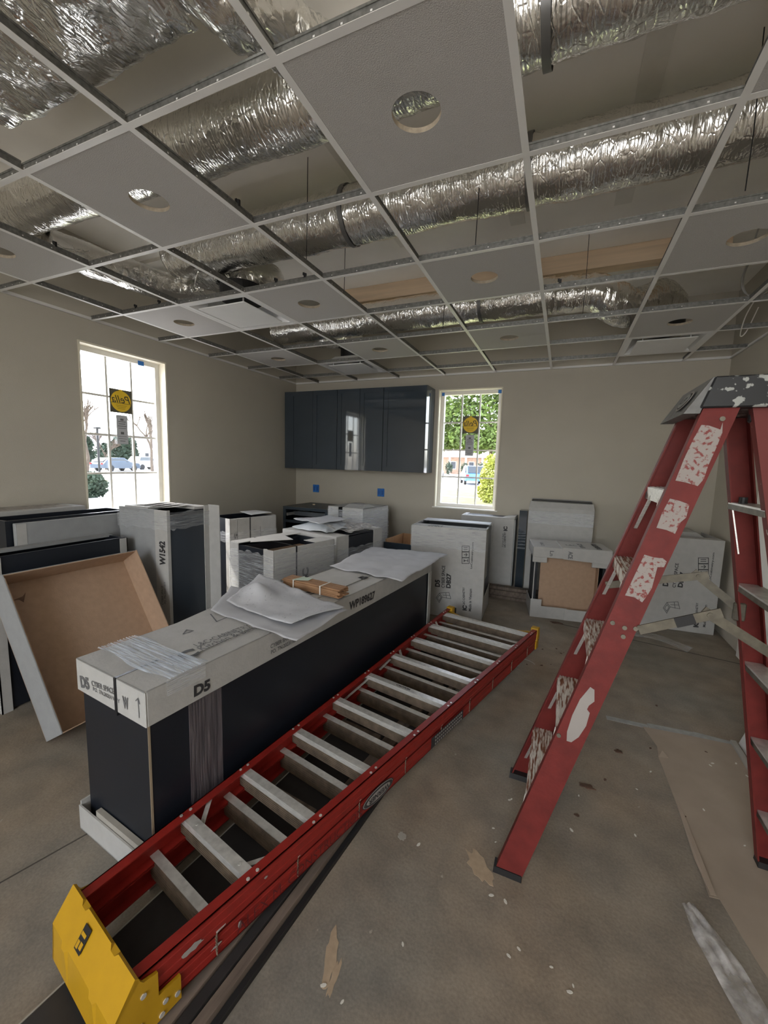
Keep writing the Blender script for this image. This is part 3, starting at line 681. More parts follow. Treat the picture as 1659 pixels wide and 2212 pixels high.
text3('D5', t, (.206, -.0105, .12), (0, 0, 1), (-1, 0, 0), .07, .035, INKG, bold=.04)
# propped open tray
t = thing('cardboard_tray', 'open cardboard tray with brown inside leaning against the boxes', 'tray', (-.883, .057, 0), -.028)
TW, TD, TL_, th = .717, .175, .865, .555
mb = MB()
s_ = Vector((-math.sin(th), 0, math.cos(th))); d_ = Vector((math.cos(th), 0, math.sin(th))); w_ = Vector((0, 1, 0))
TP = lambda a, b, c: w_ * a + s_ * b + d_ * c + Vector((0, 0, .001))
def tbox(m_, a0, a1, b0, b1, c0, c1, mi=0):
    m_.hexa([TP(a0, b0, c0), TP(a1, b0, c0), TP(a1, b1, c0), TP(a0, b1, c0)], [TP(a0, b0, c1), TP(a1, b0, c1), TP(a1, b1, c1), TP(a0, b1, c1)], mi)
e = .005
tbox(mb, 0, TW, 0, TL_, 0, e)
mb.build('back_panel', BROWN, t)
mb = MB(); tbox(mb, 0, e, 0, TL_, 0, TD); mb.build('near_side', CARDG, t)
mb = MB(); tbox(mb, e, e * 2, .02, TL_ - .02, e, TD - .003); mb.build('near_side_lining', BROWN, t)
mb = MB(); tbox(mb, TW - e, TW, 0, TL_, 0, TD); mb.build('far_side', BROWN, t)
mb = MB(); tbox(mb, e, TW - e, 0, e, e, TD); mb.build('bottom_side', BROWN, t)
mb = MB(); tbox(mb, e, TW - e, TL_ - e, TL_, 0, TD - .01); mb.build('top_side', BROWN, t)
mb = MB(); tbox(mb, 0, TW, TL_, TL_ + .003, -.004, TD - .008); mb.build('top_face', CARDG, t)
mb = MB(); tbox(mb, 2 * e, 3 * e, 0.0, .16, e, .055); tbox(mb, 2 * e, 3 * e, TL_ - .15, TL_ - .01, e, .05); mb.build('corner_tab', mat('torn_card', (.30, .22, .17), .8), t)
TEAR = mat('torn_mark', (.20, .12, .08), .9, var=.3, scale=30)
m_ = MB(); m_.plate([TP(.07, TL_ - .10, e + .0004), TP(.12, TL_ - .09, e + .0004), TP(.14, TL_ - .07, e + .0004), TP(.115, TL_ - .125, e + .0004), TP(.10, TL_ - .105, e + .0004)], d_, .0006); m_.build('tear', TEAR, t)
# narrow wall cabinet box marked W1542
t = carton('boxed_cabinet', 'tall narrow boxed cabinet with W1542 on its corner strip, below the side window', -1.53, .925, .0, .48, .36, 1.09)
w, d, h = .485, .355, 1.09
mb = MB(); hollow(mb, w, d, .012, h - .02); mb.box(.02, w - .02, .02, d - .02, .02, h - .09); mb.build('cabinet_body', NAVY, t)
MB().box(w - .003, w + .003, .012, d - .012, .03, h - .05).build('door_panel', mat('navy_door_satin', (.035, .045, .060), .3, var=.08, scale=3), t)
MB().box(-.004, w - .09, -.008, -.001, .02, h).build('front_carton', CARDG, t)
mb = MB(); mb.box(w - .115, w + .009, -.013, -.0085, .0, h).box(w + .003, w + .009, -.0085, .012, 0, h); mb.build('corner_strip', CARD, t)
mb = MB(); mb.box(w + .004, w + .115, d - .006, d, .0, h + .015).box(w + .004, w + .01, d - .05, d - .006, 0, h + .01); mb.build('rear_corner_flap', CARD, t)
mb = MB(); mb.box(-.004, w + .003, d - .13, d, h - .012, h + .004).box(.02, w * .55, .02, d - .14, h - .01, h + .006); mb.build('top_card', CARD, t)
for k in range(4): MB().plate([(.10 + .09 * k, .05, h + .006), (.17 + .09 * k, .09, h + .012), (.15 + .09 * k, .30, h + .014), (.08 + .09 * k, .26, h + .006)], (0, 0, 1), .003).build('torn_flap', CARD, t)
film(t, w, d, h - .14, h - .02, .016, FILMX, 'yX', seed=3)
pw = wplane(t, (0, -.0135, 0), (0, -1, 0)); qL = lambda x, y: (x / 3.456, 1060 + y / 3.456)
textpx('W1542', t, pw, qL(1238, 562), qL(1234, 380), qL(1193, 562), bold=.05)
textpx('CYBER SPACE', t, pw, qL(1222, 852), qL(1219, 712), qL(1207, 852), INKG)
textpx('PO. TN.20231101Y', t, pw, qL(1242, 845), qL(1238, 682), qL(1228, 845), INKG)
# box behind it
t = carton('boxed_cabinet', 'film banded boxed cabinet standing between the W1542 box and the back corner', -1.72, 1.93, -.26, .37, .50, .90)
w, d, h = .36, .50, .90
mb = MB(); hollow(mb, w, d, .012, h - .005); mb.box(.02, w - .02, .02, d - .02, .02, h - .14); mb.build('cabinet_body', NAVY, t)
for c in ((0, 0), (1, 0), (1, 1), (0, 1)): post(MB(), w, d, c, 0, h, .075).build('corner_post', CARD, t)
MB().box(w + .0005, w + .008, .07, d, .0, h).build('side_carton', CARD, t)
mb = MB(); tray(mb, w, d, 0, .08, .005, .012, 'bottom'); mb.build('base_tray', CARD, t)
MB().plate([(-.02, d - .16, h + .006), (w - .08, d - .22, h + .006), (w - .05, d, h + .018), (0, d + .02, h + .01)], (0, 0, 1), .004).build('top_flap', CARD, t)
MB().box(w + .0085, w + .0095, .20, .212, 0, h).build('strap', STRAP, t)
film(t, w, d, h - .22, h - .13, .016, FILMX, 'yX', seed=8)
text3('5', t, (w + .0105, .03, h - .14), (0, 0, -1), (0, 1, 0), .05, .04, INKG, bold=.04)
mb = MB()
for k in range(3): mb.box(w + .0085, w + .0098, .32, .36, h - .30 + .07 * k, h - .296 + .07 * k).box(w + .0085, w + .0098, .32, .323, h - .30 + .07 * k, h - .24 + .07 * k)
mb.build('printed_icons', INKG, t)
# open topped drawer base
t = carton('boxed_cabinet', 'open topped drawer cabinet half wrapped in film, beside the long box', -.905, 1.375, -.215, .45, .56, .87)
w, d, h = .495, .61, .815
mb = MB(); hollow(mb, w, d, .012, h - .012); mb.build('cabinet_body', NAVY, t)
MB().box(.02, w - .02, .02, d - .02, h - .10, h - .085).build('inner_panel', BROWN, t)
MB().box(.10, .12, .02, d - .02, h - .1, h - .02).build('divider', NAVY, t)
mb = MB(); mb.box(w + .001, w + .009, 0, d + .01, .0, h).box(w - .10, w + .009, -.010, -.003, 0, h).box(w - .10, w + .009, d + .003, d + .01, 0, h); mb.build('side_carton', CARD, t)
mb = MB(); mb.box(-.009, -.001, 0, d + .01, 0, h).box(-.009, .09, -.010, -.003, 0, h).box(-.009, .10, -.005, d + .01, h - .001, h + .004); mb.build('side_carton', CARD, t)
mb = MB(); tray(mb, w, d, 0, .07, .005, .014, 'bottom'); mb.build('base_tray', CARD, t)
MB().plate([(.03, .16, h + .006), (.16, .05, h + .008), (.34, .32, h + .016), (.12, .42, h + .008)], (0, 0, 1), .003).build('loose_flap', CARD, t)
MB().box(w - .13, w + .009, d - .20, d, h, h + .004).build('top_flap', CARD, t)
mb = MB(); mb.box(w + .0095, w + .011, .20, .214, 0, h + .003).box(.0, w + .011, .20, .214, h + .004, h + .0055); mb.build('strap', STRAP, t)
film(t, w, d, h - .36, h - .04, .018, FILM, 'y', seed=4); film(t, w, d, h - .24, h - .03, .018, FILMX, 'X', seed=4)
text3('D5', t, (w + .012, .05, h - .22), (0, 0, -1), (0, 1, 0), .085, .045, INKG, bold=.05)
text3('lC', t, (w + .012, .33, h - .27), (0, 0, 1), (0, -1, 0), .09, .07, INKG, bold=.06)
# carton with papers
t = carton('boxed_cabinet', 'white carton with a dark wrapped side standing behind the open topped cabinet', -.925, 2.05, -.17, .58, .65, .86)
w, d, h = .635, .69, .82
mb = MB(); hollow(mb, w, d, .012, h - .02); mb.box(.02, w - .02, .02, d - .02, .02, h - .03); mb.build('cabinet_body', NAVY, t)
mb = MB(); mb.box(-.008, w + .006, -.009, -.002, 0, h).box(w + .0005, w + .007, -.002, .16, 0, h).box(w + .0005, w + .007, d - .14, d, 0, h).box(-.008, w + .006, -.004, .14, h - .004, h + .002).box(-.008, w + .006, d - .15, d, h - .004, h + .002); mb.build('carton', CARD, t)
MB().box(0, w, .14, d - .15, h - .012, h - .003).build('cabinet_top', NAVY, t)
film(t, w, d, .10, h - .12, .013, FILM, 'X', seed=14)
text3('D5', t, (w + .009, d - .085, h - .30), (0, 0, -1), (0, 1, 0), .10, .045, INKG, bold=.05)
M3 = rootm(t); z = h + .006
c = [M3 @ Vector(p) for p in ((.06, .05, 0), (.50, .02, 0), (.56, .52, 0), (.12, .55, 0))]
sheet('foam_bag', 'bag of grey packing foam lying on the carton behind the open cabinet', 'bag', c, z, .05, mat('grey_foam', (.50, .53, .56), .6, var=.05), 6, curl=lambda u, v: .05 * math.sin(math.pi * u) * math.sin(math.pi * v), thick=.004)
c = [M3 @ Vector(p) for p in ((.02, .10, 0), (.40, .04, 0), (.44, .46, 0), (.10, .52, 0))]
sheet('folded_papers', 'crumpled white papers on top of the grey foam bag', 'papers', c, z + .075, .03, PAPER, 8, thick=.003)
c = [M3 @ Vector(p) for p in ((.36, .12, 0), (w + .03, .16, 0), (w + .03, .60, 0), (.40, .50, 0))]
sheet('film_scrap', 'scrap of clear film drooping over the edge of the carton', 'film', c, z + .03, .05, FILMF, 9, curl=lambda u, v: -.02 * u, thick=.001)
# tall carton in the film
t = carton('boxed_cabinet', 'tall film wrapped white carton standing near the back wall below a socket', -1.10, 3.21, -.30, .5, .6, .95)
t.location = (-1.09, 3.13, 0); t.rotation_euler = (0, 0, -.12)
w, d, h = .475, .56, .935
mb = MB(); hollow(mb, w, d, .01, h - .03); mb.box(.02, w - .02, .02, d - .02, .02, h - .05); mb.build('cabinet_body', NAVY, t)
mb = MB(); mb.box(.20, w + .008, -.009, -.001, 0, h).box(-.008, .14, -.009, -.001, 0, h).box(w + .001, w + .008, -.001, d, 0, h).box(.20, w + .008, 0, d, h - .006, h).box(-.008, .14, 0, d, h - .006, h); mb.build('carton', CARD, t)
MB().hexa([(.2, .02, h), (w, .02, h), (w, d * .5, h), (.2, d * .5, h)], [(.22, .1, h + .035), (w - .06, .12, h + .03), (w - .08, d * .45, h + .03), (.22, d * .45, h + .03)]).build('top_flap', CARD, t)
film(t, w, d, h - .45, h - .03, .014, FILM, 'yX', seed=19)
# bare navy base cabinet in the corner
t = thing('base_cabinet', 'bare navy base cabinet with an open drawer bay standing in the room corner', 'base cabinet', (-1.80, 3.20, 0))
w, d, h = .66, .60, .878
mb = MB(); mb.box(0, .018, 0, d, .1, h).box(w - .018, w, 0, d, .1, h).box(.018, w - .018, d - .01, d, .1, h).box(.018, w - .018, 0, d, .1, .118).box(0, w, 0, d, h - .006, h); mb.build('carcass', NAVY, t)
mb = MB(); mb.box(0, .04, -.018, 0, .1, h).box(w - .04, w, -.018, 0, .1, h).box(.04, w - .04, -.018, 0, h - .035, h).box(.04, w - .04, -.018, 0, h - .20, h - .165).box(.04, w - .04, -.018, 0, .1, .15); mb.build('face_frame', NAVYG, t)
MB().box(.02, w - .02, .05, d, 0, .1).build('toe_kick', NAVY, t)
MB().box(.03, .05, .01, d - .05, h - .12, h - .085).build('drawer_slide', ALU, t); MB().box(w - .05, w - .03, .01, d - .05, h - .12, h - .085).build('drawer_slide', ALU, t)
MB().box(.03, w - .03, .16, .17, h - .13, h - .075).build('inner_rail', mat('grey_rail', (.12, .13, .14), .4), t)
MB().box(.018, w - .018, .02, d - .02, h - .19, h - .18).build('shelf', NAVY, t)
MB().tube([(.22, .35, h), (.22, .35, h + .012)], .018, 14).build('knot_plug', mat('light_plug', (.6, .5, .35), .6), t)
# drawer box
t = thing('drawer_box', 'loose navy fronted drawer with plywood inside behind the film wrapped carton', 'drawer', (-.40, 3.24, .416), -.05)
w, d, h = .44, .50, .17
mb = MB(); mb.box(0, .014, 0, d, 0, h).box(w - .014, w, 0, d, 0, h).box(.014, w - .014, d - .014, d, 0, h).box(.014, w - .014, .0, d - .014, 0, .01); mb.build('drawer_sides', PLY, t)
MB().box(-.01, w + .01, -.02, 0, -.01, h - .03).build('drawer_front', NAVYG, t)
c0 = carton('boxed_cabinet', 'low boxed cabinet carrying the loose drawer', -.42, 3.14, 0, .5, .6, .40); c0.location = (-.44, 3.20, 0); c0.rotation_euler = (0, 0, -.05)
MB().box(0, .50, 0, .56, 0, .405).build('carton', CARD, c0, bevel=.003); MB().box(-.002, .502, .2, .26, .0, .4065).build('tape', CARDG, c0)

# ---- boxes on the back wall side
def icons(root, plane, x0, x1, y0, y1, q):
    P = []
    hgt = (y1 - y0) / 3
    for k in range(3):
        a, b = y0 + hgt * k + 2, y0 + hgt * (k + 1) - 2
        P.append([q(x0, a), q(x1, a), q(x1, b), q(x0, b), q(x0, a)])
    xm = (x0 + x1) / 2; s = (x1 - x0)
    P.append([q(x0 + s * .25, y0 + hgt * .3), q(x0 + s * .75, y0 + hgt * .3)]); P.append([q(x0 + s * .25, y0 + hgt * .6), q(x0 + s * .75, y0 + hgt * .6)])
    P.append([q(x0 + s * .3, y0 + hgt * 1.5), q(x0 + s * .7, y0 + hgt * 1.5)]); P.append([q(x0 + s * .55, y0 + hgt * 1.25), q(x0 + s * .72, y0 + hgt * 1.5), q(x0 + s * .55, y0 + hgt * 1.75)])
    P.append([q(x0 + s * .2, y0 + hgt * 2.5), q(x0 + s * .8, y0 + hgt * 2.5)]); P.append([q(x0 + s * .25, y0 + hgt * 2.3), q(x0 + s * .45, y0 + hgt * 2.5), q(x0 + s * .25, y0 + hgt * 2.7)]); P.append([q(x0 + s * .8, y0 + hgt * 2.3), q(x0 + s * .8, y0 + hgt * 2.7)])
    linespx(root, plane, P, .0055, INK, 'handling_icons')
t = carton('boxed_cabinet', 'carton printed DB27 beside the far end of the long box', .12, 2.70, .03, .70, .57, .868)
t.location = (.118, 2.688, 0); t.rotation_euler = (0, 0, .045)
w, d, h = .708, .57, .868
mb = MB(); hollow(mb, w - .02, d, .012, h - .02); mb.box(.03, w - .05, .03, d - .02, .02, h - .06); mb.build('cabinet_body', NAVY, t)
mb = MB(); mb.box(0, w, -.008, -.001, 0, h).box(0, w - .02, 0, .17, h - .012, h - .004); mb.build('carton_front', CARD, t, bevel=.002)
MB().box(-.008, 0, 0, d, 0, h).build('carton_side', CARD, t)
mb = MB(); mb.hexa([(w - .014, 0, 0), (w - .007, 0, 0), (w - .007, d, 0), (w - .014, d, 0)], [(w - .014, 0, .18), (w - .007, 0, .18), (w - .007, d, .22), (w - .014, d, .22)])
mb.box(w - .014, w - .007, 0, .12, .18, .38).hexa([(w - .014, 0, .38), (w - .007, 0, .38), (w - .007, .26, .38), (w - .014, .26, .38)], [(w - .014, 0, h), (w - .007, 0, h), (w - .007, .20, h), (w - .014, .20, h)])
mb.build('torn_side_carton', CARD, t)
MB().box(0, w - .02, d - .16, d, h - .004, h + .004).build('rear_rail', mat('pale_top', (.56, .58, .63), .5, var=.05), t)
film(t, w - .01, d, h - .20, h - .01, .012, FILMX, 'yX', seed=21)
pd = wplane(t, (0, -.0085, 0), (0, -1, 0)); q2 = lambda x, y: (820 + x / 5.53, 1080 + y / 5.53)
textpx('D5', t, pd, q2(722, 1040), q2(722, 955), q2(662, 1040), bold=.05)
textpx('CYBER SPACE', t, pd, q2(778, 1052), q2(784, 785), q2(738, 1052))
textpx('DB27', t, pd, q2(850, 1056), q2(857, 880), q2(792, 1056), bold=.05)
textpx('LnCcabinetry.com', t, pd, q2(1112, 822), q2(1132, 505), q2(1082, 822))
textpx('Made in Vietnam', t, pd, q2(1094, 1330), q2(1103, 1062), q2(1062, 1330))
textpx('L&C-CABINETRY', t, pd, q2(1018, 1255), q2(1018, 1045), q2(992, 1255))
textpx('lC', t, pd, q2(1043, 1322), q2(1043, 1262), q2(990, 1322), bold=.06)
icons(t, pd, 985, 1070, 548, 760, q2)
CABD = [[(675, 1170), (715, 1112), (748, 1160), (712, 1225), (675, 1170)], [(715, 1112), (830, 1105), (850, 1180), (748, 1160)], [(790, 1108), (800, 1172)], [(835, 1140), (755, 1135)], [(690, 1172), (716, 1135), (735, 1163), (712, 1205), (690, 1172)]]
linespx(t, pd, [[q2(*p) for p in pl] for pl in CABD], .005, INKG)
pt = wplane(t, (0, 0, h - .0035), (0, 0, 1))
textpx('DB27', t, pt, q2(765, 310), q2(600, 296), q2(770, 292), INKG, bold=.03)
textpx('LITTLE', t, pt, q2(1190, 352), q2(1080, 338), q2(1185, 335), INKG)
# box behind under the window
t = carton('boxed_cabinet', 'white carton with vertical lettering against the wall under the back window', .37, 3.72, .02, .6, .3, .88)
t.location = (.365, 3.70, 0); w, d, h = .60, .30, .872; t.rotation_euler = (0, 0, 0.02)
MB().box(0, w, 0, d, .06, h).build('carton', CARD, t, bevel=.004)
MB().box(.03, w - .05, .03, d - .04, h, h + .002).build('dark_gap', NAVY, t)
mb = MB(); mb.box(0, w, 0, .07, h, h + .006).hexa([(w - .14, .06, h), (w, .06, h), (w + .01, d, h), (w - .1, d, h)], [(w - .14, .06, h + .006), (w, .06, h + .02), (w + .01, d, h + .02), (w - .1, d, h + .006)]).box(0, .05, .06, d, h, h + .006); mb.build('top_flaps', CARD, t)
MB().box(w + .001, w + .012, 0, d, .06, h - .01).build('edge_strip', CARDG, t)
p2_ = wplane(t, (0, -.0005, 0), (0, -1, 0))
textpx('L&C-CABINETRY', t, p2_, q2(1505, 568), q2(1510, 385), q2(1480, 568)); textpx('lC', t, p2_, q2(1528, 372), q2(1528, 316), q2(1480, 372), bold=.06); textpx('Kitchen & Bath', t, p2_, q2(1475, 560), q2(1480, 400), q2(1460, 560), INKG)
MB().box(.02, w - .02, .02, d - .02, 0, .06).build('pallet_board', LUMB, t)
tag(MB().box(1.00, 1.085, 3.86, 4.02, .05, .96).build('filler_panel', NAVYG), 'dark narrow panel standing between the two white boxes by the back wall', 'panel')
# stacked boards on the floor behind
for k, (z, y) in enumerate([(0, 3.56), (.032, 3.57), (.064, 3.55), (.096, 3.58)]):
    b = MB().box(-.48, .50, -.045, .045, 0, .030).build('floor_board', LUMB); b.location = (.95 + .02 * k, y, z); b.rotation_euler = (0, 0, -.03 + .012 * k)
    tag(b, ['bottom', 'second lowest', 'third lowest', 'top'][k] + ' brown board of the low stack beside the back wall', 'board', 'stack of boards by the back wall')
# tall white carton
t = carton('boxed_cabinet', 'tall plain white carton standing against the back wall right of the window', 1.10, 3.73, 0, .655, .28, 1.10)
t.location = (1.105, 3.74, 0); w, d, h = .65, .27, 1.08
mb = MB(); mb.box(0, w, 0, d, 0, h - .06); mb.hexa([(0, 0, h - .06), (w, 0, h - .06), (w, d, h - .06), (0, d, h - .06)], [(.012, .035, h), (w - .01, .04, h), (w - .01, d, h), (.012, d, h)]); mb.build('carton', CARD, t)
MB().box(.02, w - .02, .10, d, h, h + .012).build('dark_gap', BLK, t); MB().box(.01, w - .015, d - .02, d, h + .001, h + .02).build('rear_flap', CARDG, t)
MB().box(-.001, w + .001, -.0015, -.0005, h - .24, h - .10).build('film_band', FILMX, t)
# open box with brown back
t = carton('boxed_cabinet', 'open fronted box with brown panel and printed white caps, before the tall white carton', 1.23, 3.12, .12, .66, .42, .70)
t.location = (1.222, 3.105, 0); t.rotation_euler = (0, 0, .16); w, d, h = .665, .42, .70
mb = MB(); mb.box(.02, .045, .02, d, .02, h - .05).box(w - .045, w - .02, .02, d, .02, h - .05).box(.02, w - .02, .02, d, .02, .05); mb.build('cabinet_body', NAVY, t)
MB().box(.08, w - .08, .10, .11, .05, h - .10).build('brown_panel', BROWN, t); MB().box(w - .085, w - .08, .01, .10, .06, h - .1).build('brown_flap', BROWN, t); MB().box(.08, w - .085, .015, .10, .06, .065).build('brown_flap', BROWN, t)
MB().box(.012, .02, .0, .03, 0.0, h - .04).build('card_edge', CARD, t); MB().box(w - .02, w - .012, 0, .03, 0, h - .04).build('card_edge', CARD, t)
mb = MB(); mb.box(0, w * .5, -.006, 0, 0, .115).box(w * .47, w, -.012, -.006, 0, .11).box(0, .10, -.007, -.001, .115, .18).box(w - .09, w, -.012, -.004, .11, .17).box(0, .006, 0, d, 0, .14).box(w - .006, w, 0, d, 0, .14); mb.build('base_tray', CARD, t)
mb = MB(); mb.box(-.01, w + .015, -.02, d, h - .10, h).box(-.01, .12, -.021, -.0, h - .15, h - .10).box(w - .15, w + .015, -.021, 0, h - .16, h - .10); mb.build('top_cap', CARD, t, bevel=.003)
MB().hexa([(.26, -.03, h - .10), (w + .02, -.035, h - .12), (w + .02, -.03, h - .12), (.26, -.025, h - .10)], [(.25, -.03, h + .012), (w + .005, -.035, h + .004), (w + .005, -.03, h + .004), (.25, -.025, h + .012)]).build('overlapping_cap', CARD, t)
MB().box(.245, w + .01, -.03, d * .8, h + .001, h + .010).build('overlapping_top', CARD, t)
text3('L&C', t, (.30, .10, h + .011), (1, 0, 0), (0, 1, 0), .10, .05, INKG); text3('SPACE', t, (.46, .02, h + .011), (0, 1, 0), (-1, 0, 0), .22, .045, INKG, bold=.04); text3('CABINETRY', t, (.60, .0, h + .011), (0, 1, 0), (-1, 0, 0), .28, .05, INK, bold=.04); text3('CYBER', t, (.10, .05, h + .001), (0, 1, 0), (-1, 0, 0), .18, .03, INKG)
text3('ACE', t, (.30, -.0345, h - .02), (0, 0, -1), (1, 0, 0), .07, .04, INKG, bold=.04); text3('Ln', t, (.14, -.0215, h - .03), (0, 0, -1), (1, 0, 0), .05, .035, INKG)
m_ = MB(); m_.add([(w + .016, 0, h - .02), (w + .03, .12, h - .01), (w + .09, .16, h - .28), (w + .05, .02, h - .26), (w + .02, 0, h - .15)], [(0, 1, 2, 3, 4)]); m_.build('film_scrap', FILM, t)
# second DB27 carton
t = carton('boxed_cabinet', 'carton printed DB27 tilted in the right rear corner behind the step ladder', 2.12, 3.40, 0, .70, .5, .865)
t.location = (2.115, 3.345, 0); t.rotation_euler = (0, 0, .07); w, d, h = .655, .52, .862
mb = MB(); mb.box(.0, w, .0, .006, 0, h).box(0, w, .006, .12, h - .008, h); mb.build('carton_front', CARD, t, bevel=.002)
MB().box(w - .008, w, .006, d, 0, h - .002).build('carton_side', CARD, t)
mb = MB(); mb.box(-.01, -.002, 0, .06, 0, h).box(-.01, -.002, d - .06, d, 0, h).box(-.01, -.002, .06, d - .06, 0, .2).box(-.01, -.002, .06, d - .06, h - .12, h); mb.build('cut_side_carton', CARD, t)
mb = MB(); mb.box(.0, w - .01, .01, d - .01, .01, h - .03); mb.build('cabinet_body', NAVY, t)
MB().hexa([(.06, d - .24, h - .02), (w - .06, d - .24, h - .02), (w - .06, d, h - .02), (.06, d, h - .02)], [(.06, d - .24, h + .015), (w - .12, d - .22, h + .02), (w - .12, d, h + .03), (.02, d, h + .03)]).build('rear_flap', CARD, t)
MB().plate([(.05, .16, h + .004), (.2, .14, h + .004), (.3, .3, h + .03), (.0, .34, h + .02)], (0, 0, 1), .004).build('torn_flap', CARD, t)
pd = wplane(t, (0, -.0005, 0), (0, -1, 0)); q3 = lambda x, y: (1280 + x / 4.377, 1100 + y / 4.377)
textpx('D5', t, pd, q3(715, 730), q3(722, 660), q3(660, 730), bold=.05)
textpx('CYBER SPACE', t, pd, q3(785, 742), q3(815, 512), q3(752, 742))
textpx('DB27', t, pd, q3(852, 742), q3(878, 597), q3(800, 742), bold=.05)
textpx('LnCcabinetry.com', t, pd, q3(1125, 682), q3(1160, 412), q3(1098, 682))
textpx('Made in Vietnam', t, pd, q3(1068, 1115), q3(1085, 905), q3(1040, 1115)); textpx('L&C-CABINETRY', t, pd, q3(990, 1060), q3(1000, 885), q3(968, 1060)); textpx('lC', t, pd, q3(1002, 1118), q3(1005, 1062), q3(950, 1118), bold=.06)
icons(t, pd, 1000, 1095, 458, 628, q3)
linespx(t, pd, [[q3(x * .9 + 60, y * .9 - 120) for x, y in pl] for pl in CABD], .005, INKG)

# white panels by the right wall
t = tag(MB().box(2.795, 2.826, 2.35, 2.96, 0.002, 1.36).build('door_slab', WHITE, None, bevel=.002), 'white door slab standing against the right wall behind the step ladder', 'door slab')
b = MB(); b.hexa([(2.40, 1.05, .002), (2.414, 1.05, .0), (2.414, 1.63, .0), (2.40, 1.63, .002)], [(2.55, 1.05, .5), (2.564, 1.05, .495), (2.564, 1.63, .495), (2.55, 1.63, .5)])
tag(b.build('drywall_offcut', mat('drywall_face', (.66, .66, .64), .8, var=.03)), 'leaning white drywall offcut by the right side of the floor paper', 'drywall')
tag(MB().box(2.565, 2.60, .9, 1.75, 0, .50).build('framing_board', WHITE), 'pale board on edge holding up the drywall offcut', 'board')
tag(MB().plate([(2.36, 1.05, .001), (2.385, 1.05, .001), (2.385, 1.62, .001), (2.36, 1.62, .001)], (0, 0, 1), .016).build('trim_strip', LEDGE), 'pale trim strip lying along the foot of the drywall offcut', 'trim')

# ================================================================ BOARDS UNDER THE LADDER
def longboard(label, x, y0, y1, z0, z1, w, material, rot=-.10, edge=None, name='long_board'):
    t = thing(name, label, 'board', (x, y0, z0), rot, 'boards under the lying ladder')
    MB().box(-w / 2, w / 2, 0, y1 - y0, 0, z1 - z0).build('board', material, t, bevel=.001)
    if edge: MB().box(-w / 2 - .004, -w / 2 - .0002, 0, y1 - y0, 0, z1 - z0 + .001).build('pale_edge', LEDGE, t)
    return t
longboard('wide dark board with a pale left edge lying under the yellow end of the ladder', .355, -1.15, 2.0, 0, .045, .25, NAVYB, -.098, True)
longboard('grey brown board in the middle of the pile under the ladder', .522, -1.10, 1.75, 0, .05, .07, LUMB, -.10)
longboard('dark narrow board right of the middle board under the ladder', .574, -1.12, 1.55, 0, .044, .028, NAVYB, -.10)
longboard('outermost grey board showing along the right side of the ladder', .606, -1.12, 1.50, 0, .036, .030, LUMB, -.10)
longboard('thin black strip at the outer foot of the board pile', .634, -1.10, 1.45, 0, .018, .018, BLK, -.10)
for k, (y, a) in enumerate([(.25, -.12), (.78, -.15), (1.36, -.1)]):
    t = thing('cross_batten', ['nearest', 'middle', 'farthest'][k] + ' short batten laid across the boards under the ladder', 'batten', (.32 + y * .095, y, .0505), a, 'battens under the lying ladder')
    MB().box(.03, .27, -.02, .02, 0, .016).build('batten', LUMB, t)

# ================================================================ RED LADDER LYING ON THE BOARDS
U = Vector((.196, .981, 0)).normalized(); R_ = Vector((U.y, -U.x, 0)); ang = math.atan2(U.y, U.x) - math.pi / 2
ld = thing('lying_step_ladder', 'red fibreglass step ladder folded flat and lying beside the long box', 'ladder', (.410, -.460, 0), ang)
LEN = 2.80; zt = .215
def hw(t): return .172 + (.385 - .172) * t / 2.85       # half width, outer face of the rails
def rail(side, z0, z1, inset, fl_, name):
    t0, t1 = -.02, LEN; mb = MB(); g = .004
    a0, a1 = side * (hw(t0) - inset), side * (hw(t1) - inset); k = -side
    mb.hexa([(a0, t0, z0), (a0 + k * g, t0, z0), (a1 + k * g, t1, z0), (a1, t1, z0)], [(a0, t0, z1), (a0 + k * g, t0, z1), (a1 + k * g, t1, z1), (a1, t1, z1)])
    for zz in (z0, z1 - g): mb.hexa([(a0, t0, zz), (a0 + k * fl_, t0, zz), (a1 + k * fl_, t1, zz), (a1, t1, zz)], [(a0, t0, zz + g), (a0 + k * fl_, t0, zz + g), (a1 + k * fl_, t1, zz + g), (a1, t1, zz + g)])
    # raised bead lines on the outer web
    for zz in (z0 + .3 * (z1 - z0), z0 + .7 * (z1 - z0)): mb.hexa([(a0, t0, zz - .006), (a0 - k * .0015, t0, zz - .004), (a1 - k * .0015, t1, zz - .004), (a1, t1, zz - .006)], [(a0, t0, zz + .006), (a0 - k * .0015, t0, zz + .004), (a1 - k * .0015, t1, zz + .004), (a1, t1, zz + .006)])
    return mb.build(name, RED, ld)
for sd_ in (-1, 1):
    rail(sd_, zt - .072, zt, 0, .034, 'front_rail'); rail(sd_, zt - .146, zt - .077, .003, .030, 'rear_rail')
ts = [.32, .575, .876, 1.18, 1.485, 1.79, 2.095, 2.395, 2.69]
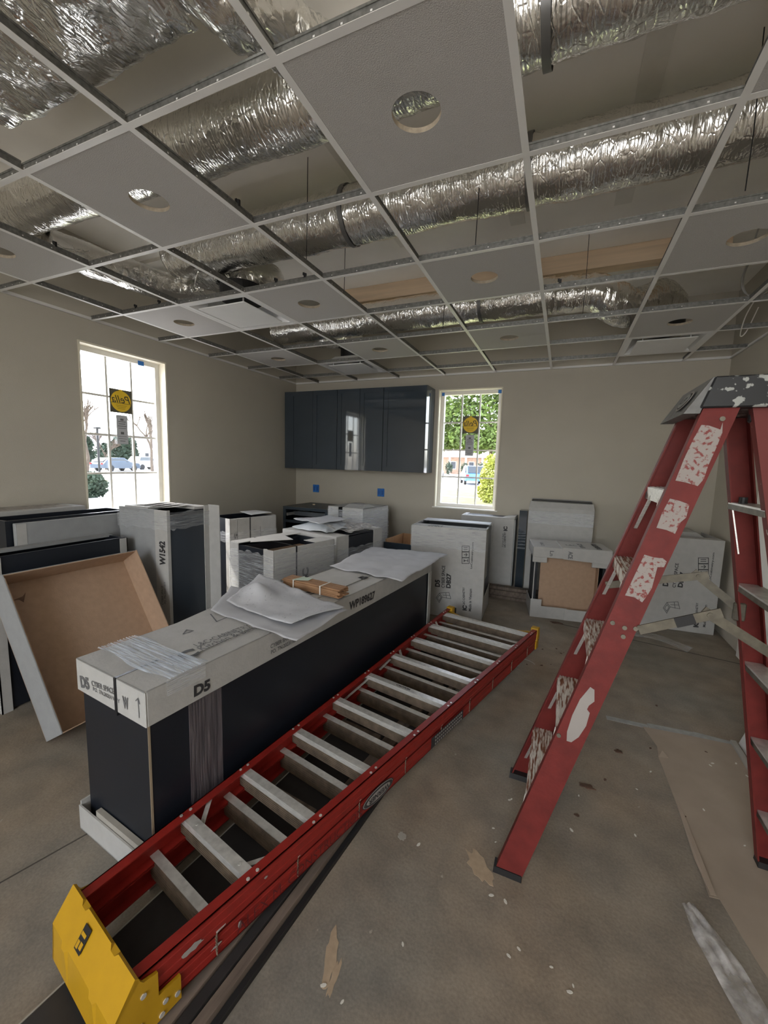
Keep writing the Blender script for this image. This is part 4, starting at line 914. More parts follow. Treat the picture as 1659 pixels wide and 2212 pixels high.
for k, tt in enumerate(ts):
    a = hw(tt) - .006
    mb = MB(); mb.box(-a, a, tt - .012, tt + .022, zt - .010, zt - .007); mb.box(-a, a, tt - .012, tt - .010, zt - .030, zt - .010); sp = mb.build('step', ALU, ld)
    mb = MB(); mb.box(-a, a, tt - .0105, tt - .008, zt - .078, zt - .0105)
    for q in range(5): mb.box(-a, a, tt - .0125, tt - .0105, zt - .040 - .008 * q, zt - .036 - .008 * q)
    ob = mb.build('step_tread', RIB, sp)
    o2 = .092 if k == 0 else .062
    mb = MB(); mb.box(-a, a, tt - o2 - .028, tt - o2, zt - .066, zt - .063); sp = mb.build('rear_step', ALU, ld)
    mb = MB(); mb.box(-a, a, tt - o2 - .028, tt - o2 - .026, zt - .138, zt - .066)
    for q in range(5): mb.box(-a, a, tt - o2 - .030, tt - o2 - .028, zt - .085 - .01 * q, zt - .080 - .01 * q)
    mb.build('rear_step_tread', RIB, sp)
for tt, s2 in ((ts[0], 1), (ts[5], 1), (ts[7], 1)):
    for sd_ in (-1, 1):
        a = hw(tt) - .01
        MB().bar((sd_ * (a - .075), tt + .015, zt - .03), (sd_ * (a + .002), tt + .10, zt - .012), .016, .003, (0, 0, 1)).build('step_brace', ALU, ld)
mb = MB()
for tt in ts:
    for sd_ in (-1, 1):
        for dt in (-.012, .022): mb.tube([(sd_ * (hw(tt) - .012), tt + dt, zt), (sd_ * (hw(tt) - .012), tt + dt, zt + .002)], .0055, 8)
for k in (0, 5, 6, 7, 8):
    for x in (-.6, .6): mb.tube([(x * hw(ts[k]), ts[k] + .006, zt - .007), (x * hw(ts[k]), ts[k] + .006, zt - .0055)], .006, 8)
tag(mb.build('rivets', ALU, ld), kind='stuff')
MB().bar((-.235, 1.22, zt - .045), (-.252, 1.50, zt - .03), .012, .004).build('spreader_bar', ALU, ld); MB().bar((-.268, 1.62, zt - .04), (-.272, 1.74, zt - .02), .014, .004).build('spreader_bar', ALU, ld)
# yellow top cap at the near end
mb = MB(); prof = [(.002, .232), (-.006, .239), (-.058, .165), (-.064, .060), (-.058, .060), (-.051, .160), (.004, .224)]
xs = [-.185, -.115, -.105, -.085, -.075, .06, .07, .09, .10, .185]; dz = [0, 0, -.008, -.008, 0, 0, -.008, -.008, 0, 0]; vs = []
for x, q in zip(xs, dz):
    vs += [(x, y + (q * .7 if i in (1, 2) else 0), z_ + (q if i in (1, 2) else 0)) for i, (y, z_) in enumerate(prof)]
k = len(prof); fs = [(i * k + a, i * k + (a + 1) % k, (i + 1) * k + (a + 1) % k, (i + 1) * k + a) for i in range(len(xs) - 1) for a in range(k)] + [tuple(range(k))[::-1], tuple((len(xs) - 1) * k + a for a in range(k))]
mb.add(vs, fs); mb.build('top_cap', YEL, ld)
MB().box(-.16, .16, -.055, .045, .056, .062).build('cap_lip', YEL, ld)
for sd_ in (-1, 1):
    mb = MB(); x0 = sd_ * .177
    for pts in ([(-.064, .060), (.100, .060), (.100, .128), (.045, .133), (.045, .200), (.012, .210), (-.004, .236), (-.058, .165)],):
        mb.plate([(x0, y, z_) for y, z_ in pts], (sd_, 0, 0), .008)
    mb.build('cap_side', YEL, ld)
mb = MB()
for y, z_ in [(.01, .175), (.0, .10), (.06, .10), (.09, .085), (.05, .072), (-.05, .12)]: mb.tube([(.1845, y, z_), (.1875, y, z_)], .007, 10)
tag(mb.build('cap_rivets', ALU, ld), kind='stuff')
cn = Vector((0, -.102, .073)).normalized(); cu_ = Vector((0, .073, .102)).normalized(); o = Vector((-.060, -.075, .182)) - cu_ * .0
def capq(m_, x0, x1, v0, v1, lift): m_.plate([Vector((x0, 0, 0)) + Vector((0, -.032, .202)) + cu_ * v0 + cn * lift, Vector((x1, 0, 0)) + Vector((0, -.032, .202)) + cu_ * v0 + cn * lift, Vector((x1, 0, 0)) + Vector((0, -.032, .202)) + cu_ * v1 + cn * lift, Vector((x0, 0, 0)) + Vector((0, -.032, .202)) + cu_ * v1 + cn * lift], cn, .0006)
cn = Vector((0, -.813, .582)); 
m_ = MB(); capq(m_, -.055, -.022, -.026, .026, .0035); m_.build('cap_label', BLK, ld)
m_ = MB(); capq(m_, -.052, -.042, -.022, -.006, .0045); capq(m_, -.052, -.030, .004, .012, .0045); capq(m_, -.038, -.026, -.018, -.004, .0045); m_.build('cap_label_print', YEL, ld)
# yellow feet at the far end
for sd_ in (-1, 1):
    x = sd_ * hw(LEN); k = -sd_
    MB().hexa([(x + sd_ * .006, LEN - .03, zt - .085), (x + k * .05, LEN - .03, zt - .085), (x + k * .05, LEN + .045, zt - .085), (x + sd_ * .006, LEN + .045, zt - .085)], [(x + sd_ * .006, LEN - .01, zt + .012), (x + k * .05, LEN - .01, zt + .012), (x + k * .05, LEN + .04, zt + .012), (x + sd_ * .006, LEN + .04, zt + .012)]).build('foot', YEL, ld, bevel=.004)
    MB().box(min(x, x + k * .055), max(x, x + k * .055), LEN + .045, LEN + .058, zt - .10, zt - .005).build('foot_pad', BLK, ld)
    MB().hexa([(x + sd_ * .004, LEN - .03, zt - .148), (x + k * .045, LEN - .03, zt - .148), (x + k * .045, LEN + .03, zt - .148), (x + sd_ * .004, LEN + .03, zt - .148)], [(x + sd_ * .004, LEN - .03, zt - .088), (x + k * .045, LEN - .03, zt - .088), (x + k * .045, LEN + .03, zt - .088), (x + sd_ * .004, LEN + .03, zt - .088)]).build('rear_foot', YEL, ld, bevel=.003)
    MB().bar((x + k * .02, LEN - .01, zt - .02), (x + k * .16, ts[-1] + .03, zt - .022), .022, .008).build('foot_brace', YEL, ld)
# maker's oval, warning label and hand lettering on the outer right rail
def side(tt, z_, off=.0025): return Vector((hw(tt) + off, tt, z_))
def ell(tt, zc, a, b, off, material, name):
    mb = MB(); P = [side(tt + a * math.cos(q), zc + b * math.sin(q), off) for q in [2 * math.pi * i / 28 for i in range(28)]]; mb.plate(P, (1, 0, 0), .0006); return mb.build(name, material, ld)
ell(.90, zt - .108, .098, .032, .0012, INK, 'maker_oval'); ell(.90, zt - .108, .094, .029, .0018, LABELO, 'maker_oval_ring'); ell(.90, zt - .108, .091, .0265, .0024, INK, 'maker_oval_field'); ell(.90, zt - .108, .074, .019, .0030, LABELO, 'maker_oval_centre')
sl = (hw(2) - hw(1))
text3('WERNER', ld, side(.965, zt - .097, .0035), (-sl, -1, 0), (0, 0, -1), .13, .022, INK, bold=.03)
m_ = MB(); m_.plate([side(1.30, zt - .140, .001), side(1.62, zt - .140, .001), side(1.62, zt - .084, .001), side(1.30, zt - .084, .001)], (1, 0, 0), .0006); m_.build('warning_label', INK, ld)
m_ = MB(); r = random.Random(3)
for q in range(15):
    for row in range(3):
        y0 = 1.335 + .0185 * q; z0 = zt - .136 + .018 * row; m_.plate([side(y0, z0, .0018), side(y0 + .008 + .005 * r.random(), z0, .0018), side(y0 + .010, z0 + .009, .0018), side(y0, z0 + .011, .0018)], (1, 0, 0), .0004)
tag(m_.build('warning_label_print', LABELO, ld), kind='stuff')
HAND = mat('marker_ink', (.10, .012, .014), .6)
text3('ALEX M. CONSTRUCTION', ld, side(.26, zt - .132, .0025), (sl, 1, 0), (0, 0, 1), .54, .036, HAND, bold=-.012)
for tt, z_, a, b, s in ((.135, -.045, .030, .011, 3), (.20, -.105, .018, .004, 4), (.27, -.11, .006, .014, 5), (.36, -.03, .006, .004, 6)):
    r = random.Random(s); m_ = MB(); m_.plate([side(tt + a * math.cos(q) * (.6 + .6 * r.random()), zt + z_ + b * math.sin(q) * (.6 + .6 * r.random()), .0016) for q in [2 * math.pi * i / 14 for i in range(14)]], (1, 0, 0), .0006); m_.build('paint_chip', LABELO, ld)
text3('CAUTION', ld, (-.06, ts[4] - .002, zt - .0068), (1, 0, 0), (0, 1, 0), .09, .014, INK, bold=.05, name='step_sticker')

# ================================================================ STANDING STEP LADDER
st = thing('step_ladder', 'worn red step ladder standing open at the right with paint splashed black top', 'ladder', (1.70, .6, 0)); O = Vector((1.70, .6, 0))
HT = 1.65
def lerp(a, b, f): return a + (b - a) * f
FN = lambda z: (lerp(1.297, 1.786, z / HT), lerp(1.387, 1.872, z / HT), lerp(.345, .46, z / HT))   # front edge x, back edge x, y near
FF = lambda z: (lerp(1.297, 1.786, z / HT), lerp(1.387, 1.872, z / HT), lerp(.875, .765, z / HT))
RN = lambda z: (lerp(2.215, 1.900, z / HT), lerp(2.285, 1.975, z / HT), lerp(.40, .475, z / HT))
RF = lambda z: (lerp(2.195, 1.905, z / HT), lerp(2.265, 1.975, z / HT), lerp(.815, .745, z / HT))
def chan(fn, z0, z1, s, name, material, fl_=.032, t=.005):
    """C channel; s = +1 when the flanges point to +y"""
    mb = MB(); a, b = fn(z0), fn(z1)
    def hx(xa0, xa1, ya0, ya1, xb0, xb1, yb0, yb1):
        mb.hexa([Vector((xa0, ya0, z0)) - O, Vector((xa1, ya0, z0)) - O, Vector((xa1, ya1, z0)) - O, Vector((xa0, ya1, z0)) - O], [Vector((xb0, yb0, z1)) - O, Vector((xb1, yb0, z1)) - O, Vector((xb1, yb1, z1)) - O, Vector((xb0, yb1, z1)) - O])
    hx(a[0], a[1], a[2], a[2] + s * t, b[0], b[1], b[2], b[2] + s * t)
    hx(a[0], a[0] + t, a[2] + s * t, a[2] + s * fl_, b[0], b[0] + t, b[2] + s * t, b[2] + s * fl_)
    hx(a[1] - t, a[1], a[2] + s * t, a[2] + s * fl_, b[1] - t, b[1], b[2] + s * t, b[2] + s * fl_)
    return mb.build(name, material, st)
chan(FN, .022, HT, 1, 'front_rail', REDOLD); chan(FF, .022, HT, -1, 'front_rail', REDOLD)
chan(RN, .022, HT, 1, 'rear_rail', REDW); chan(RF, .022, HT, -1, 'rear_rail', REDOLD)
for fn, s in ((FN, 1), (FF, -1), (RN, 1), (RF, -1)):
    a = fn(0); MB().hexa([Vector((a[0] - .004, a[2] - s * .003, 0.0)) - O, Vector((a[1] + .004, a[2] - s * .003, 0.0)) - O, Vector((a[1] + .004, a[2] + s * .04, 0.0)) - O, Vector((a[0] - .004, a[2] + s * .04, 0.0)) - O],
        [Vector((a[0] - .002, a[2] - s * .002, .024)) - O, Vector((a[1] + .002, a[2] - s * .002, .024)) - O, Vector((a[1] + .002, a[2] + s * .036, .024)) - O, Vector((a[0] - .002, a[2] + s * .036, .024)) - O]).build('rubber_foot', BLK, st)
for k, z in enumerate([.275, .555, .835, 1.115, 1.395]):
    a, c = FN(z), FF(z); mtt = ALU if k == 4 else RUSTY; mb = MB()
    y0, y1 = a[2] + .006, c[2] - .006; x0, x1 = a[0] + .002, a[1] - .006
    bxw = lambda xa, xb, za, zb: mb.box(xa - O.x, xb - O.x, y0 - O.y, y1 - O.y, za, zb)
    bxw(x0, x1, z - .003, z); bxw(x0, x0 + .004, z - .045, z - .003); bxw(x1 - .004, x1, z - .03, z - .003)
    for q in range(6): bxw(x0 + .008 + .012 * q, x0 + .012 + .012 * q, z, z + .0022)
    mb.build('step', mtt, st)
    for yy, sg in ((a[2] + .01, 1), (c[2] - .01, -1)):
        MB().bar(Vector((x0 + .006, yy, z - .16)) - O - Vector((.028, 0, 0)), Vector((x0 + .004, yy + sg * .09, z - .03)) - O, .012, .003).build('step_brace', ALU, st)
for z in (1.36, 1.075, .79, .505, .22):
    a, c = RN(z), RF(z); MB().box(a[0] - O.x + .002, a[1] - O.x - .002, a[2] + .006 - O.y, c[2] - .006 - O.y, z - .012, z - .006).build('rear_bar', ALU, st)
    MB().box(a[0] - O.x + .002, a[0] + .006 - O.x, a[2] + .006 - O.y, c[2] - .006 - O.y, z - .03, z - .012).build('rear_bar_lip', ALUD, st)
MB().bar(Vector((RF(1.36)[0] + .01, .73, 1.33)) - O, Vector((RF(1.2)[0] + .01, .72, 1.18)) - O, .014, .004).build('rear_brace', ALU, st)
MB().tube([Vector((RF(1.36)[0] + .025, .70, z)) - O for z in (1.35, 1.375)], .012, 12).build('drill_holder', BLK, st)
# black top
mb = MB(); y0, y1 = .445 - O.y, .785 - O.y
A_ = [(1.772, 1.640), (1.800, 1.728), (2.075, 1.728), (2.09, 1.640)]
mb.add([(x - O.x, y, z) for y in (y0, y1) for x, z in A_], [(0, 1, 2, 3), (7, 6, 5, 4), (1, 0, 4, 5), (2, 1, 5, 6), (3, 2, 6, 7), (0, 3, 7, 4)]); mb.build('top_cap', BLKP, st, bevel=.004)
mb = MB(); mb.hexa([(1.735 - O.x, y0 + .01, 1.625), (1.775 - O.x, y0 + .01, 1.625), (1.775 - O.x, y1 - .01, 1.625), (1.735 - O.x, y1 - .01, 1.625)], [(1.797 - O.x, y0 + .006, 1.727), (1.802 - O.x, y0 + .006, 1.727), (1.802 - O.x, y1 - .006, 1.727), (1.797 - O.x, y1 - .006, 1.727)]); mb.build('front_lip', mat('worn_grey_plastic', (.16, .16, .155), .5, var=.3, scale=20), st)
fn_ = Vector((-.102, 0, .062)).normalized(); fu = Vector((.062, 0, .102)).normalized(); cc_ = Vector((1.762 - O.x, .56 - O.y, 1.672)) + fn_ * .004
for rr, mm, lf in ((1, LABELO, .001), (.82, BLK, .002), (.70, mat('grey_badge', (.30, .30, .29), .5), .003)):
    m_ = MB(); m_.plate([cc_ + fn_ * lf + Vector((0, 1, 0)) * (.062 * rr * math.cos(q)) + fu * (.034 * rr * math.sin(q)) for q in [2 * math.pi * i / 26 for i in range(26)]], fn_, .0008); m_.build('badge', mm, st)
text3('LP', st, cc_ + fn_ * .0042 + Vector((0, .03, 0)) - fu * .010, (0, -1, 0), fu, .06, .02, INK, bold=.03)
MB().box(1.905 - O.x, 1.935 - O.x, .49 - O.y, .52 - O.y, 1.60, 1.642).build('hinge_block', BLK, st, bevel=.006)
# worn labels on the near front rail
a0, a1 = Vector((FN(0)[0], FN(0)[2], 0)), Vector((FN(HT)[0], FN(HT)[2], HT)); e1 = a1 - a0; e2 = Vector((1, 0, 0)); rn = e2.cross(e1).normalized()
if rn.y > 0: rn = -rn
RP = (a0 + rn * .0012, rn)
polypx(st, RP, [(1515, 918), (1530, 919), (1556, 928), (1561, 912), (1560, 935), (1548, 965), (1530, 1005), (1520, 1035), (1507, 1050), (1480, 1042), (1459, 1038), (1478, 990), (1498, 948)], LABELW, 'worn_label', .0012)
polypx(st, RP, [(1447, 1077), (1468, 1082), (1489, 1090), (1482, 1118), (1470, 1128), (1458, 1153), (1440, 1145), (1418, 1140), (1430, 1108)], LABELW, 'worn_label', .0012)
polypx(st, RP, [(1392, 1198), (1412, 1204), (1432, 1206), (1440, 1213), (1434, 1225), (1420, 1225), (1408, 1270), (1397, 1288), (1387, 1301), (1370, 1290), (1350, 1286), (1372, 1240)], LABELW, 'worn_label', .0012)
polypx(st, RP, [(1275, 1484), (1284, 1490), (1284, 1515), (1272, 1524), (1268, 1532), (1274, 1540), (1266, 1568), (1250, 1592), (1234, 1603), (1224, 1600), (1225, 1580), (1236, 1545), (1253, 1510)], LABELO, 'oval_label', .0012)
mb = MB(); im = rootm(st).inverted()
for u, v in [(1323, 1345), (1349, 1356), (1373, 1358), (1207, 1588), (1560, 905), (1346, 1375)]:
    p = im @ onplane(u, v, *RP); mb.tube([p, p + rn * .004], .007, 10)
tag(mb.build('rivets', ALUD, st), kind='stuff')
# spreaders
def spreader(p, q, r_, bracket):
    p, q, r_ = [Vector(x) - O for x in (p, q, r_)]
    d = (q - p).normalized(); e_ = (r_ - q).normalized()
    MB().bar(p, q + d * .03, .005, .028, (0, 0, 1)).build('spreader_arm', ALUD, st); o2 = Vector((0, .007, 0))
    MB().bar(q - e_ * .02 + o2, r_ + o2, .005, .028, (0, 0, 1)).build('spreader_arm', ALUD, st)
    MB().bar(p + d * .10 - Vector((0, .004, 0)), p + d * .15 - Vector((0, .004, 0)), .003, .030, (0, 0, 1)).build('dark_tape', BLK, st)
    MB().tube([q - Vector((0, .006, 0)), q + Vector((0, .014, 0))], .008, 10).build('spreader_pin', ALUD, st)
    if bracket: MB().box(r_.x - .03, r_.x + .005, r_.y - .008, r_.y + .012, r_.z - .03, r_.z + .035).build('bracket', ALUD, st, bevel=.004)
spreader((1.672, .405, .962), (1.845, .408, 1.040), (2.055, .43, .915), False)
spreader((1.612, .795, .992), (1.905, .775, 1.075), (2.045, .765, .962), True)

# ================================================================ THINGS ON THE FLOOR
fp = thing('floor_paper', 'brown kraft paper sheet spread on the floor at the right', 'paper', (2.15, .9, 0))
pts = [(1.945, 1.565), (1.985, 1.40), (1.975, 1.31), (1.985, 1.0), (1.99, .57), (2.02, .575), (2.06, .40), (2.2, -.05), (2.36, .2), (2.36, 1.60), (2.15, 1.585)]
MB().plate([(x - 2.15, y - .9, .001) for x, y in pts], (0, 0, 1), .0016).build('sheet', KRAFT, fp)
MB().plate([(1.982 - 2.15, .72 - .9, .003), (1.990 - 2.15, .565 - .9, .016), (2.008 - 2.15, .57 - .9, .014), (2.0 - 2.15, .95 - .9, .004), (1.986 - 2.15, 1.0 - .9, .004)], (0, 0, 1), .0015).build('curled_edge', mat('kraft_edge', (.40, .32, .25), .85), fp)
MB().plate([(1.975 - 2.15, 1.31 - .9, .003), (2.0 - 2.15, 1.36 - .9, .012), (2.02 - 2.15, 1.32 - .9, .004)], (0, 0, 1), .0015).build('folded_corner', KRAFT, fp)
def strip(name, label, pl, pr, amp, material, seed, ny=40, nx=8):
    c = (Vector(pl[0]) + Vector(pr[0])) / 2; t = thing(name, label, 'film', (c.x, c.y, 0)); L1, L2 = curve(pl, 10), curve(pr, 10); vs = []
    n = len(L1)
    for i in range(n):
        for k in range(nx + 1):
            p = L1[i].lerp(L2[i], k / nx); h = .004 + amp * abs(noise.noise(Vector((k * .9 + seed, i * .10, seed)))) * (1.2 if 0 < k < nx else .6)
            vs.append((p.x - c.x, p.y - c.y, h))
    m_ = MB(); m_.add(vs, [(i * (nx + 1) + k, (i + 1) * (nx + 1) + k, (i + 1) * (nx + 1) + k + 1, i * (nx + 1) + k + 1) for i in range(n - 1) for k in range(nx)]); m_.build('film', material, t, smooth=True)
strip('film_strip', 'long twisted strip of clear film lying on the floor at the lower right', [(1.895, .50, 0), (1.905, .40, 0), (1.94, .28, 0), (1.98, .10, 0), (2.02, -.2, 0)], [(1.93, .505, 0), (1.985, .42, 0), (2.03, .30, 0), (2.08, .12, 0), (2.14, -.2, 0)], .028, FILMF, 2)
strip('film_strip', 'crumpled clear film on the floor before the right rear carton', [(2.02, 3.0, 0), (2.25, 3.02, 0), (2.45, 2.85, 0)], [(2.05, 3.12, 0), (2.28, 3.14, 0), (2.52, 2.95, 0)], .03, FILM, 5)
def debris(name, label, cat, group, spots, material, sz, seed):
    r = random.Random(seed); n = 7
    me = None
    for u, v in spots:
        p = onz(u, v, 0)
        if me is None:
            pts = [(math.cos(2 * math.pi * i / n) * (.6 + .6 * r.random()), math.sin(2 * math.pi * i / n) * (.35 + .4 * r.random()), 0) for i in range(n)]
            o = MB().plate(pts, (0, 0, 1), .25).build(name, material); me = o
        else:
            o = me.copy(); COL.objects.link(o)
        k = sz * r.uniform(.6, 1.4); o.location = (p.x, p.y, .002); o.scale = (k, k, k * .6); o.rotation_euler = (0, 0, r.uniform(0, 6.28)); tag(o, label, cat, group)
debris('plaster_crumb', 'small pale plaster crumb on the concrete floor', 'crumb', 'plaster crumbs scattered on the floor',
       [(1376, 1706), (1614, 1678), (1590, 1650), (1608, 1828), (1535, 1655), (1540, 1650), (1405, 1668), (1105, 1727), (1101, 1729), (1235, 1795), (1372, 1805), (1060, 1935), (1092, 1950), (1120, 2050), (1098, 2065), (1238, 2130), (1232, 2145), (1070, 1820), (1190, 2090), (870, 2040), (905, 1825), (740, 2165), (1520, 1750), (1250, 1720), (1065, 1790), (700, 2130)], DRY, .0075, 4)
debris('wood_chip', 'small dark chip of wood on the concrete floor', 'chip', 'dark chips scattered on the floor',
       [(1405, 1617), (1334, 1620), (1418, 1525), (1172, 1403), (1202, 1402), (1218, 1410), (1212, 1412), (1190, 1436), (1138, 1436), (1170, 1438), (1480, 1765), (1525, 1625), (1246, 1762), (1307, 1685)], LEAFD, .009, 6)
for k, (u, v, s) in enumerate([(1203, 1346, .055), (1268, 1700, .035), (1337, 1625, .022)]):
    p = onz(u, v, 0); o = blob(0, 0, s, s * .5, 0, LEAFD, 'dry_leaf', seed=30 + k, n=16, t=.004); o.location = (p.x, p.y, .002)
    tag(o, ['dry brown leaf on the floor before the open fronted box', 'crumbled brown leaf on the floor right of the standing ladder foot', 'small brown leaf scrap on the floor near the kraft paper'][k], 'leaf')
for k, (u, v) in enumerate([(1155, 1385), (1095, 1440)]):
    p = onz(1120, 1430, 0)
cw = thing('wire_loop', 'thin pale loop of wire on the floor beside the ladder feet', 'wire', tuple(onz(1125, 1432, 0)))
MB().tube([(.10 * math.cos(q), .07 * math.sin(q), .003) for q in [.2 + 4.4 * i / 24 for i in range(25)]], .0018, 6).build('wire', LEDGE, cw)

# ================================================================ OUTDOORS
GZ = -.18
ASPH = mat('pale_asphalt', (.46, .46, .46), .9, var=.08, scale=1.2)
LAWN = mat('lawn', (.17, .18, .06), .95, var=.35, scale=3)
CONC = mat('kerb_concrete', (.55, .53, .50), .9)
gp = struct('ground')
MB().add([(-140, -60, GZ), (120, -60, GZ), (120, 160, GZ), (-140, 160, GZ)], [(0, 1, 2, 3)]).build('asphalt', ASPH, gp)
MB().box(-12, 9, 5.2, 19.6, GZ, GZ + .03).build('lawn', LAWN, gp); MB().box(-12, 9, 20.3, 25.5, GZ, GZ + .03).build('lawn', LAWN, gp); MB().box(-12, 9, 19.6, 20.3, GZ, GZ + .02).build('path', CONC, gp); MB().box(-60, -26, 8, 60, GZ, GZ + .02).build('road', ASPH, gp)
MB().box(-12, 9, 25.5, 25.7, GZ, GZ + .1).build('kerb', CONC, gp); MB().box(-26, -23, -5, 60, GZ, GZ + .04).build('lawn_strip', LAWN, gp); MB().box(-23, -22.8, -5, 60, GZ, GZ + .12).build('kerb', CONC, gp); MB().box(-14.0, -11.0, 3, 9.5, GZ, GZ + .10).build('kerb_island', CONC, gp)
def car(label, loc, rz, color, tall=0.):
    t = thing('car', label, 'car', loc, rz, 'parked cars outside')
    P = [(-2.2, .35), (-2.25, .75), (-2.05, .95 + tall * .2), (-1.45, 1.38 + tall), (.35, 1.42 + tall), (1.15, 1.0), (2.1, .82), (2.25, .5), (2.2, .3)]
    mb = MB(); n = len(P); vs = []
    for y, s in ((-.88, 1), (-.70, 2), (.70, 2), (.88, 1)):
        vs += [(x * (.985 if s == 1 else 1), y, z if (s == 2 or z < 1.0) else .98) for x, z in P]
    fs = [(k * n + i, k * n + (i + 1) % n, (k + 1) * n + (i + 1) % n, (k + 1) * n + i) for k in range(3) for i in range(n)] + [tuple(range(n))[::-1], tuple(3 * n + i for i in range(n))]
    mb.add(vs, fs); mb.build('body', mat('car_paint_' + str(color), color, .25, var=.02, spec=.7), t)
    gl = mat('car_glass', (.03, .04, .05), .08, spec=.8)
    for s in (-1, 1):
        MB().plate([(-1.75, s * .80, 1.02), (.80, s * .80, 1.02), (.25, s * .745, 1.33 + tall), (-1.35, s * .745, 1.30 + tall)], (0, s, 0), .05).build('side_glass', gl, t)
    MB().hexa([(.40, -.62, 1.39 + tall), (.40, .62, 1.39 + tall), (1.06, .66, 1.04), (1.06, -.66, 1.04)], [(.43, -.62, 1.41 + tall), (.43, .62, 1.41 + tall), (1.10, .66, 1.05), (1.10, -.66, 1.05)]).build('windscreen', gl, t)
    MB().hexa([(-1.48, -.62, 1.36 + tall), (-1.48, .62, 1.36 + tall), (-2.03, .66, 1.0), (-2.03, -.66, 1.0)], [(-1.52, -.62, 1.38 + tall), (-1.52, .62, 1.38 + tall), (-2.08, .66, 1.02), (-2.08, -.66, 1.02)]).build('rear_glass', gl, t)
    for x in (-1.35, 1.4):
        for s in (-1, 1): MB().tube([(x, s * .70, .33), (x, s * .90, .33)], .33, 20).build('wheel', BLK, t)
    for s in (-1, 1): MB().box(-2.27, -2.2, s * .72 - .12, s * .72 + .12, .72, .88).build('tail_light', mat('tail_red', (.5, .02, .02), .3), t)
    return t
car('grey blue sedan parked across the road outside the side window', (-41.5, 27.2, GZ), 1.72, (.07, .10, .14))
car('pale pickup parked behind the sedan outside the side window', (-46.5, 34.2, GZ), 1.72, (.38, .40, .43), .2)
car('blue hatchback parked outside the back window, rear towards the room', (-5.9, 35.5, GZ), 1.9, (.08, .20, .42), .2)
car('dark car parked beyond the shrub outside the back window', (-2.9, 38.5, GZ), 1.9, (.09, .12, .18), .1)
car('grey car at the left edge of the back window view', (-13.0, 47.5, GZ), 1.7, (.28, .30, .33))
LEAF = mat('leaf_green', (.13, .19, .045), .6, var=.5, scale=1.5); LEAFY = mat('leaf_yellow_green', (.34, .36, .07), .6, var=.4, scale=2); LEAFK = mat('leaf_dark', (.035, .06, .035), .7, var=.4, scale=.6)
BARK = mat('bark', (.10, .075, .055), .9, var=.3, scale=8)
def foliage(mb, c, rad, n, s, seed, shell=.55):
    r = random.Random(seed); c = Vector(c)
    for _ in range(n):
        while True:
            v = Vector((r.uniform(-1, 1), r.uniform(-1, 1), r.uniform(-1, 1)))
            if v.length < 1 and v.length > shell * r.random(): break
        p = c + Vector((v.x * rad[0], v.y * rad[1], v.z * rad[2])); a = Vector((r.uniform(-1, 1), r.uniform(-1, 1), r.uniform(-1, 1))).normalized(); b = a.orthogonal().normalized(); a = a * s * r.uniform(.6, 1.3); b = b * s * r.uniform(.4, .9)
        mb.add([p - a, p + b, p + a, p - b], [(0, 1, 2, 3)])
def tree(label, loc, blobs, trunk_h, tr, lm, s, n, seed, name='tree', cat='tree'):
    t = thing(name, label, cat, loc); r = random.Random(seed); mb = MB(); mb.tube([(0, 0, 0), (.05, 0, trunk_h * .5), (-.03, .04, trunk_h)], [tr, tr * .8, tr * .6], 10)
    for b in blobs: mb.tube([(0, 0, trunk_h * .8), (b[0] * .5, b[1] * .5, (trunk_h + b[2]) * .5), (b[0], b[1], b[2])], [tr * .45, tr * .3, tr * .12], 7)
    mb.build('trunk', BARK, t); mb = MB()
    for k, b in enumerate(blobs): foliage(mb, b[:3], b[3], n, s, seed * 31 + k)
    tag(mb.build('leaves', lm, t), kind='stuff')
tree('leafy green tree outside the back window, its crown filling the upper panes', (-1.935, 20.0, GZ), [(x_ * 1.478, y_, 1.455 + (z_ + GZ - 1.455) * 1.478 - GZ, tuple(q_ * 1.478 for q_ in r_)) for x_, y_, z_, r_ in [(-1.75, .2, 2.55, (.55, .6, .5)), (-1.1, 0, 2.6, (.5, .6, .45)), (-.45, .1, 2.45, (.45, .5, .4)), (.1, 0, 2.55, (.45, .5, .5)), (.6, .1, 2.7, (.5, .5, .5)), (-1.9, 0, 3.3, (.7, .7, .6)), (-1.0, .2, 3.4, (.7, .7, .6)), (-.1, .1, 3.35, (.7, .7, .65)), (.7, 0, 3.4, (.6, .7, .6)), (-1.5, .2, 4.2, (.9, .9, .6)), (-.3, .2, 4.3, (.9, .9, .6)), (.7, .1, 4.2, (.8, .8, .6))]], 3.0, .16, LEAF, .12, 620, 3)
tree('yellow green shrub on the lawn at the right of the back window', (-1.50, 17.3, GZ), [(0, 0, .55, (.50, .5, .55)), (.02, 0, 1.15, (.46, .45, .55)), (.05, .1, 1.75, (.36, .35, .40))], .5, .05, LEAFY, .065, 1500, 5, 'shrub', 'shrub')
tree('low round shrub outside the left pane of the side window', (-14.6, 8.3, GZ), [(0, 0, .5, (.75, .75, .55))], .3, .05, LEAFK, .08, 1500, 6, 'shrub', 'shrub')
for k, (x, y, hh) in enumerate([(-52, 26, 4.6), (-55, 30.5, 3.8), (-56, 37.0, 4.0), (-58, 50, 5.0), (-49, 19.5, 3.4)]):
    tree(['tall dark evergreen left of the lamp post beyond the road', 'broad dark evergreen behind the parked sedan', 'dark evergreen beside the white porch house', 'distant dark evergreen at the right of the side window view', 'low dark evergreen at the left edge of the side window view'][k], (x, y, GZ), [(0, 0, hh * .45, (2.6, 2.6, hh * .45)), (.6, .6, hh * .8, (1.5, 1.5, hh * .3))], hh * .6, .2, LEAFK, .28, 1300, 40 + k)
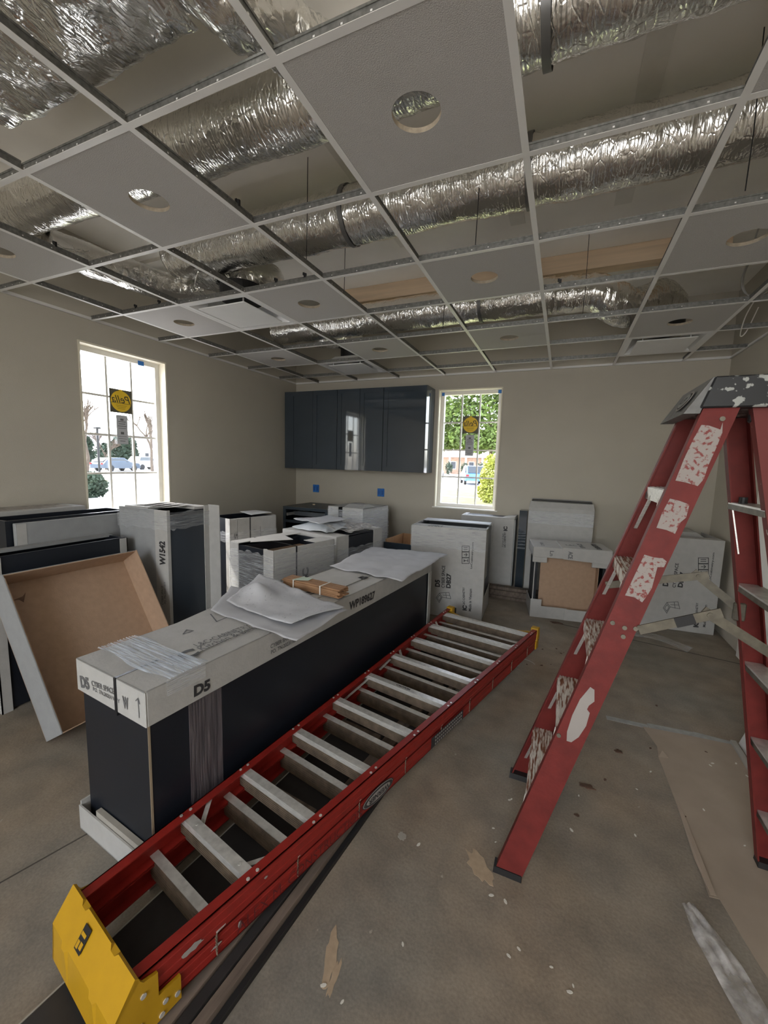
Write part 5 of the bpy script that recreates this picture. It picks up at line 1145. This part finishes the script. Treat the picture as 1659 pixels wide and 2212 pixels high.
def bare(label, loc, h, seed):
    t = thing('bare_tree', label, 'tree', loc); r = random.Random(seed); mb = MB()
    def br(p, d, L, rad, lv):
        q = p + d * L; mb.tube([p, (p + q) / 2 + Vector((r.uniform(-1, 1), r.uniform(-1, 1), 0)) * L * .05, q], [rad, rad * .8, rad * .6], 5, cap=False)
        if lv:
            for _ in range(3 if lv > 1 else 4):
                e_ = (d + Vector((r.uniform(-1, 1), r.uniform(-1, 1), r.uniform(-.1, .7))) * .75).normalized(); br(q - d * L * r.uniform(0, .3), e_, L * r.uniform(.55, .8), rad * .66, lv - 1)
    br(Vector((0, 0, 0)), Vector((0, 0, 1)), h * .3, h * .020, 4); mb.build('branches', BARK, t)
bare('bare winter tree at the left of the side window view', (-36, 21.0, GZ), 9.5, 2)
bare('bare winter tree at the right of the side window view', (-40, 30.2, GZ), 9.5, 3)
bare('small bare tree between the evergreens across the road', (-46, 29.0, GZ), 6.5, 5)
lp = thing('lamp_post', 'thin dark lamp post outside the left panes of the side window', 'lamp post', (-21.3, 13.0, GZ)); MB().tube([(0, 0, 0), (0, 0, 3.0)], .055, 10).build('pole', BLK, lp); MB().box(-.12, .12, -.12, .12, 3.0, 3.1).build('head', BLK, lp); MB().tube([(0, 0, 0), (0, 0, .3)], .1, 12).build('base', CONC, lp)
def house(label, loc, rz, w, d, h, wallm, roofm, cols, wins):
    t = thing('house', label, 'building', loc, rz); MB().box(-w / 2, w / 2, 0, d, 0, h).build('walls', wallm, t)
    mb = MB(); mb.add([(-w / 2 - .4, -.5, h), (w / 2 + .4, -.5, h), (w / 2 + .4, d + .5, h), (-w / 2 - .4, d + .5, h), (-w / 2 - .4, d / 2, h + d * .28), (w / 2 + .4, d / 2, h + d * .28)], [(0, 1, 5, 4), (2, 3, 4, 5), (1, 2, 5), (3, 0, 4), (0, 3, 2, 1)]); mb.build('roof', roofm, t)
    for k in range(cols): x = -w / 2 + w * (k + .5) / cols; MB().box(x - .15, x + .15, -1.2, -.9, 0, h - .3).build('porch_column', WHITE, t)
    MB().box(-w / 2, w / 2, -1.4, 0, h - .35, h - .02).build('porch_beam', WHITE, t)
    for k in range(wins): x = -w / 2 + w * (k + .5) / wins; f = MB().box(x - .5, x + .5, -.06, .0, .9, 2.3).build('window_frame', WHITE, t); MB().box(x - .42, x + .42, -.075, -.062, .98, 2.22).build('window_pane', mat('far_glass', (.05, .06, .08), .1, spec=.8), f.parent)
house('low white house with a columned porch beyond the sedan', (-74, 47, GZ), .95, 16, 9, 3.2, mat('house_white', (.62, .60, .56), .8), mat('grey_shingle', (.16, .15, .16), .9), 6, 5)
house('low brick building with pale columns across the lot behind the back window', (-9, 74, GZ), .1, 26, 10, 3.4, mat('far_brick', (.40, .27, .20), .9, var=.2, scale=3), mat('tan_roof', (.45, .38, .33), .9), 9, 8)
for k in range(5):
    tree('pointed small cypress in front of the brick building, number %s from the left' % ['one', 'two', 'three', 'four', 'five'][k], (-16 + 2.6 * k, 66, GZ), [(0, 0, 1.1, (.6, .6, 1.1))], .4, .06, LEAFK, .16, 260, 70 + k, 'cypress', 'cypress')
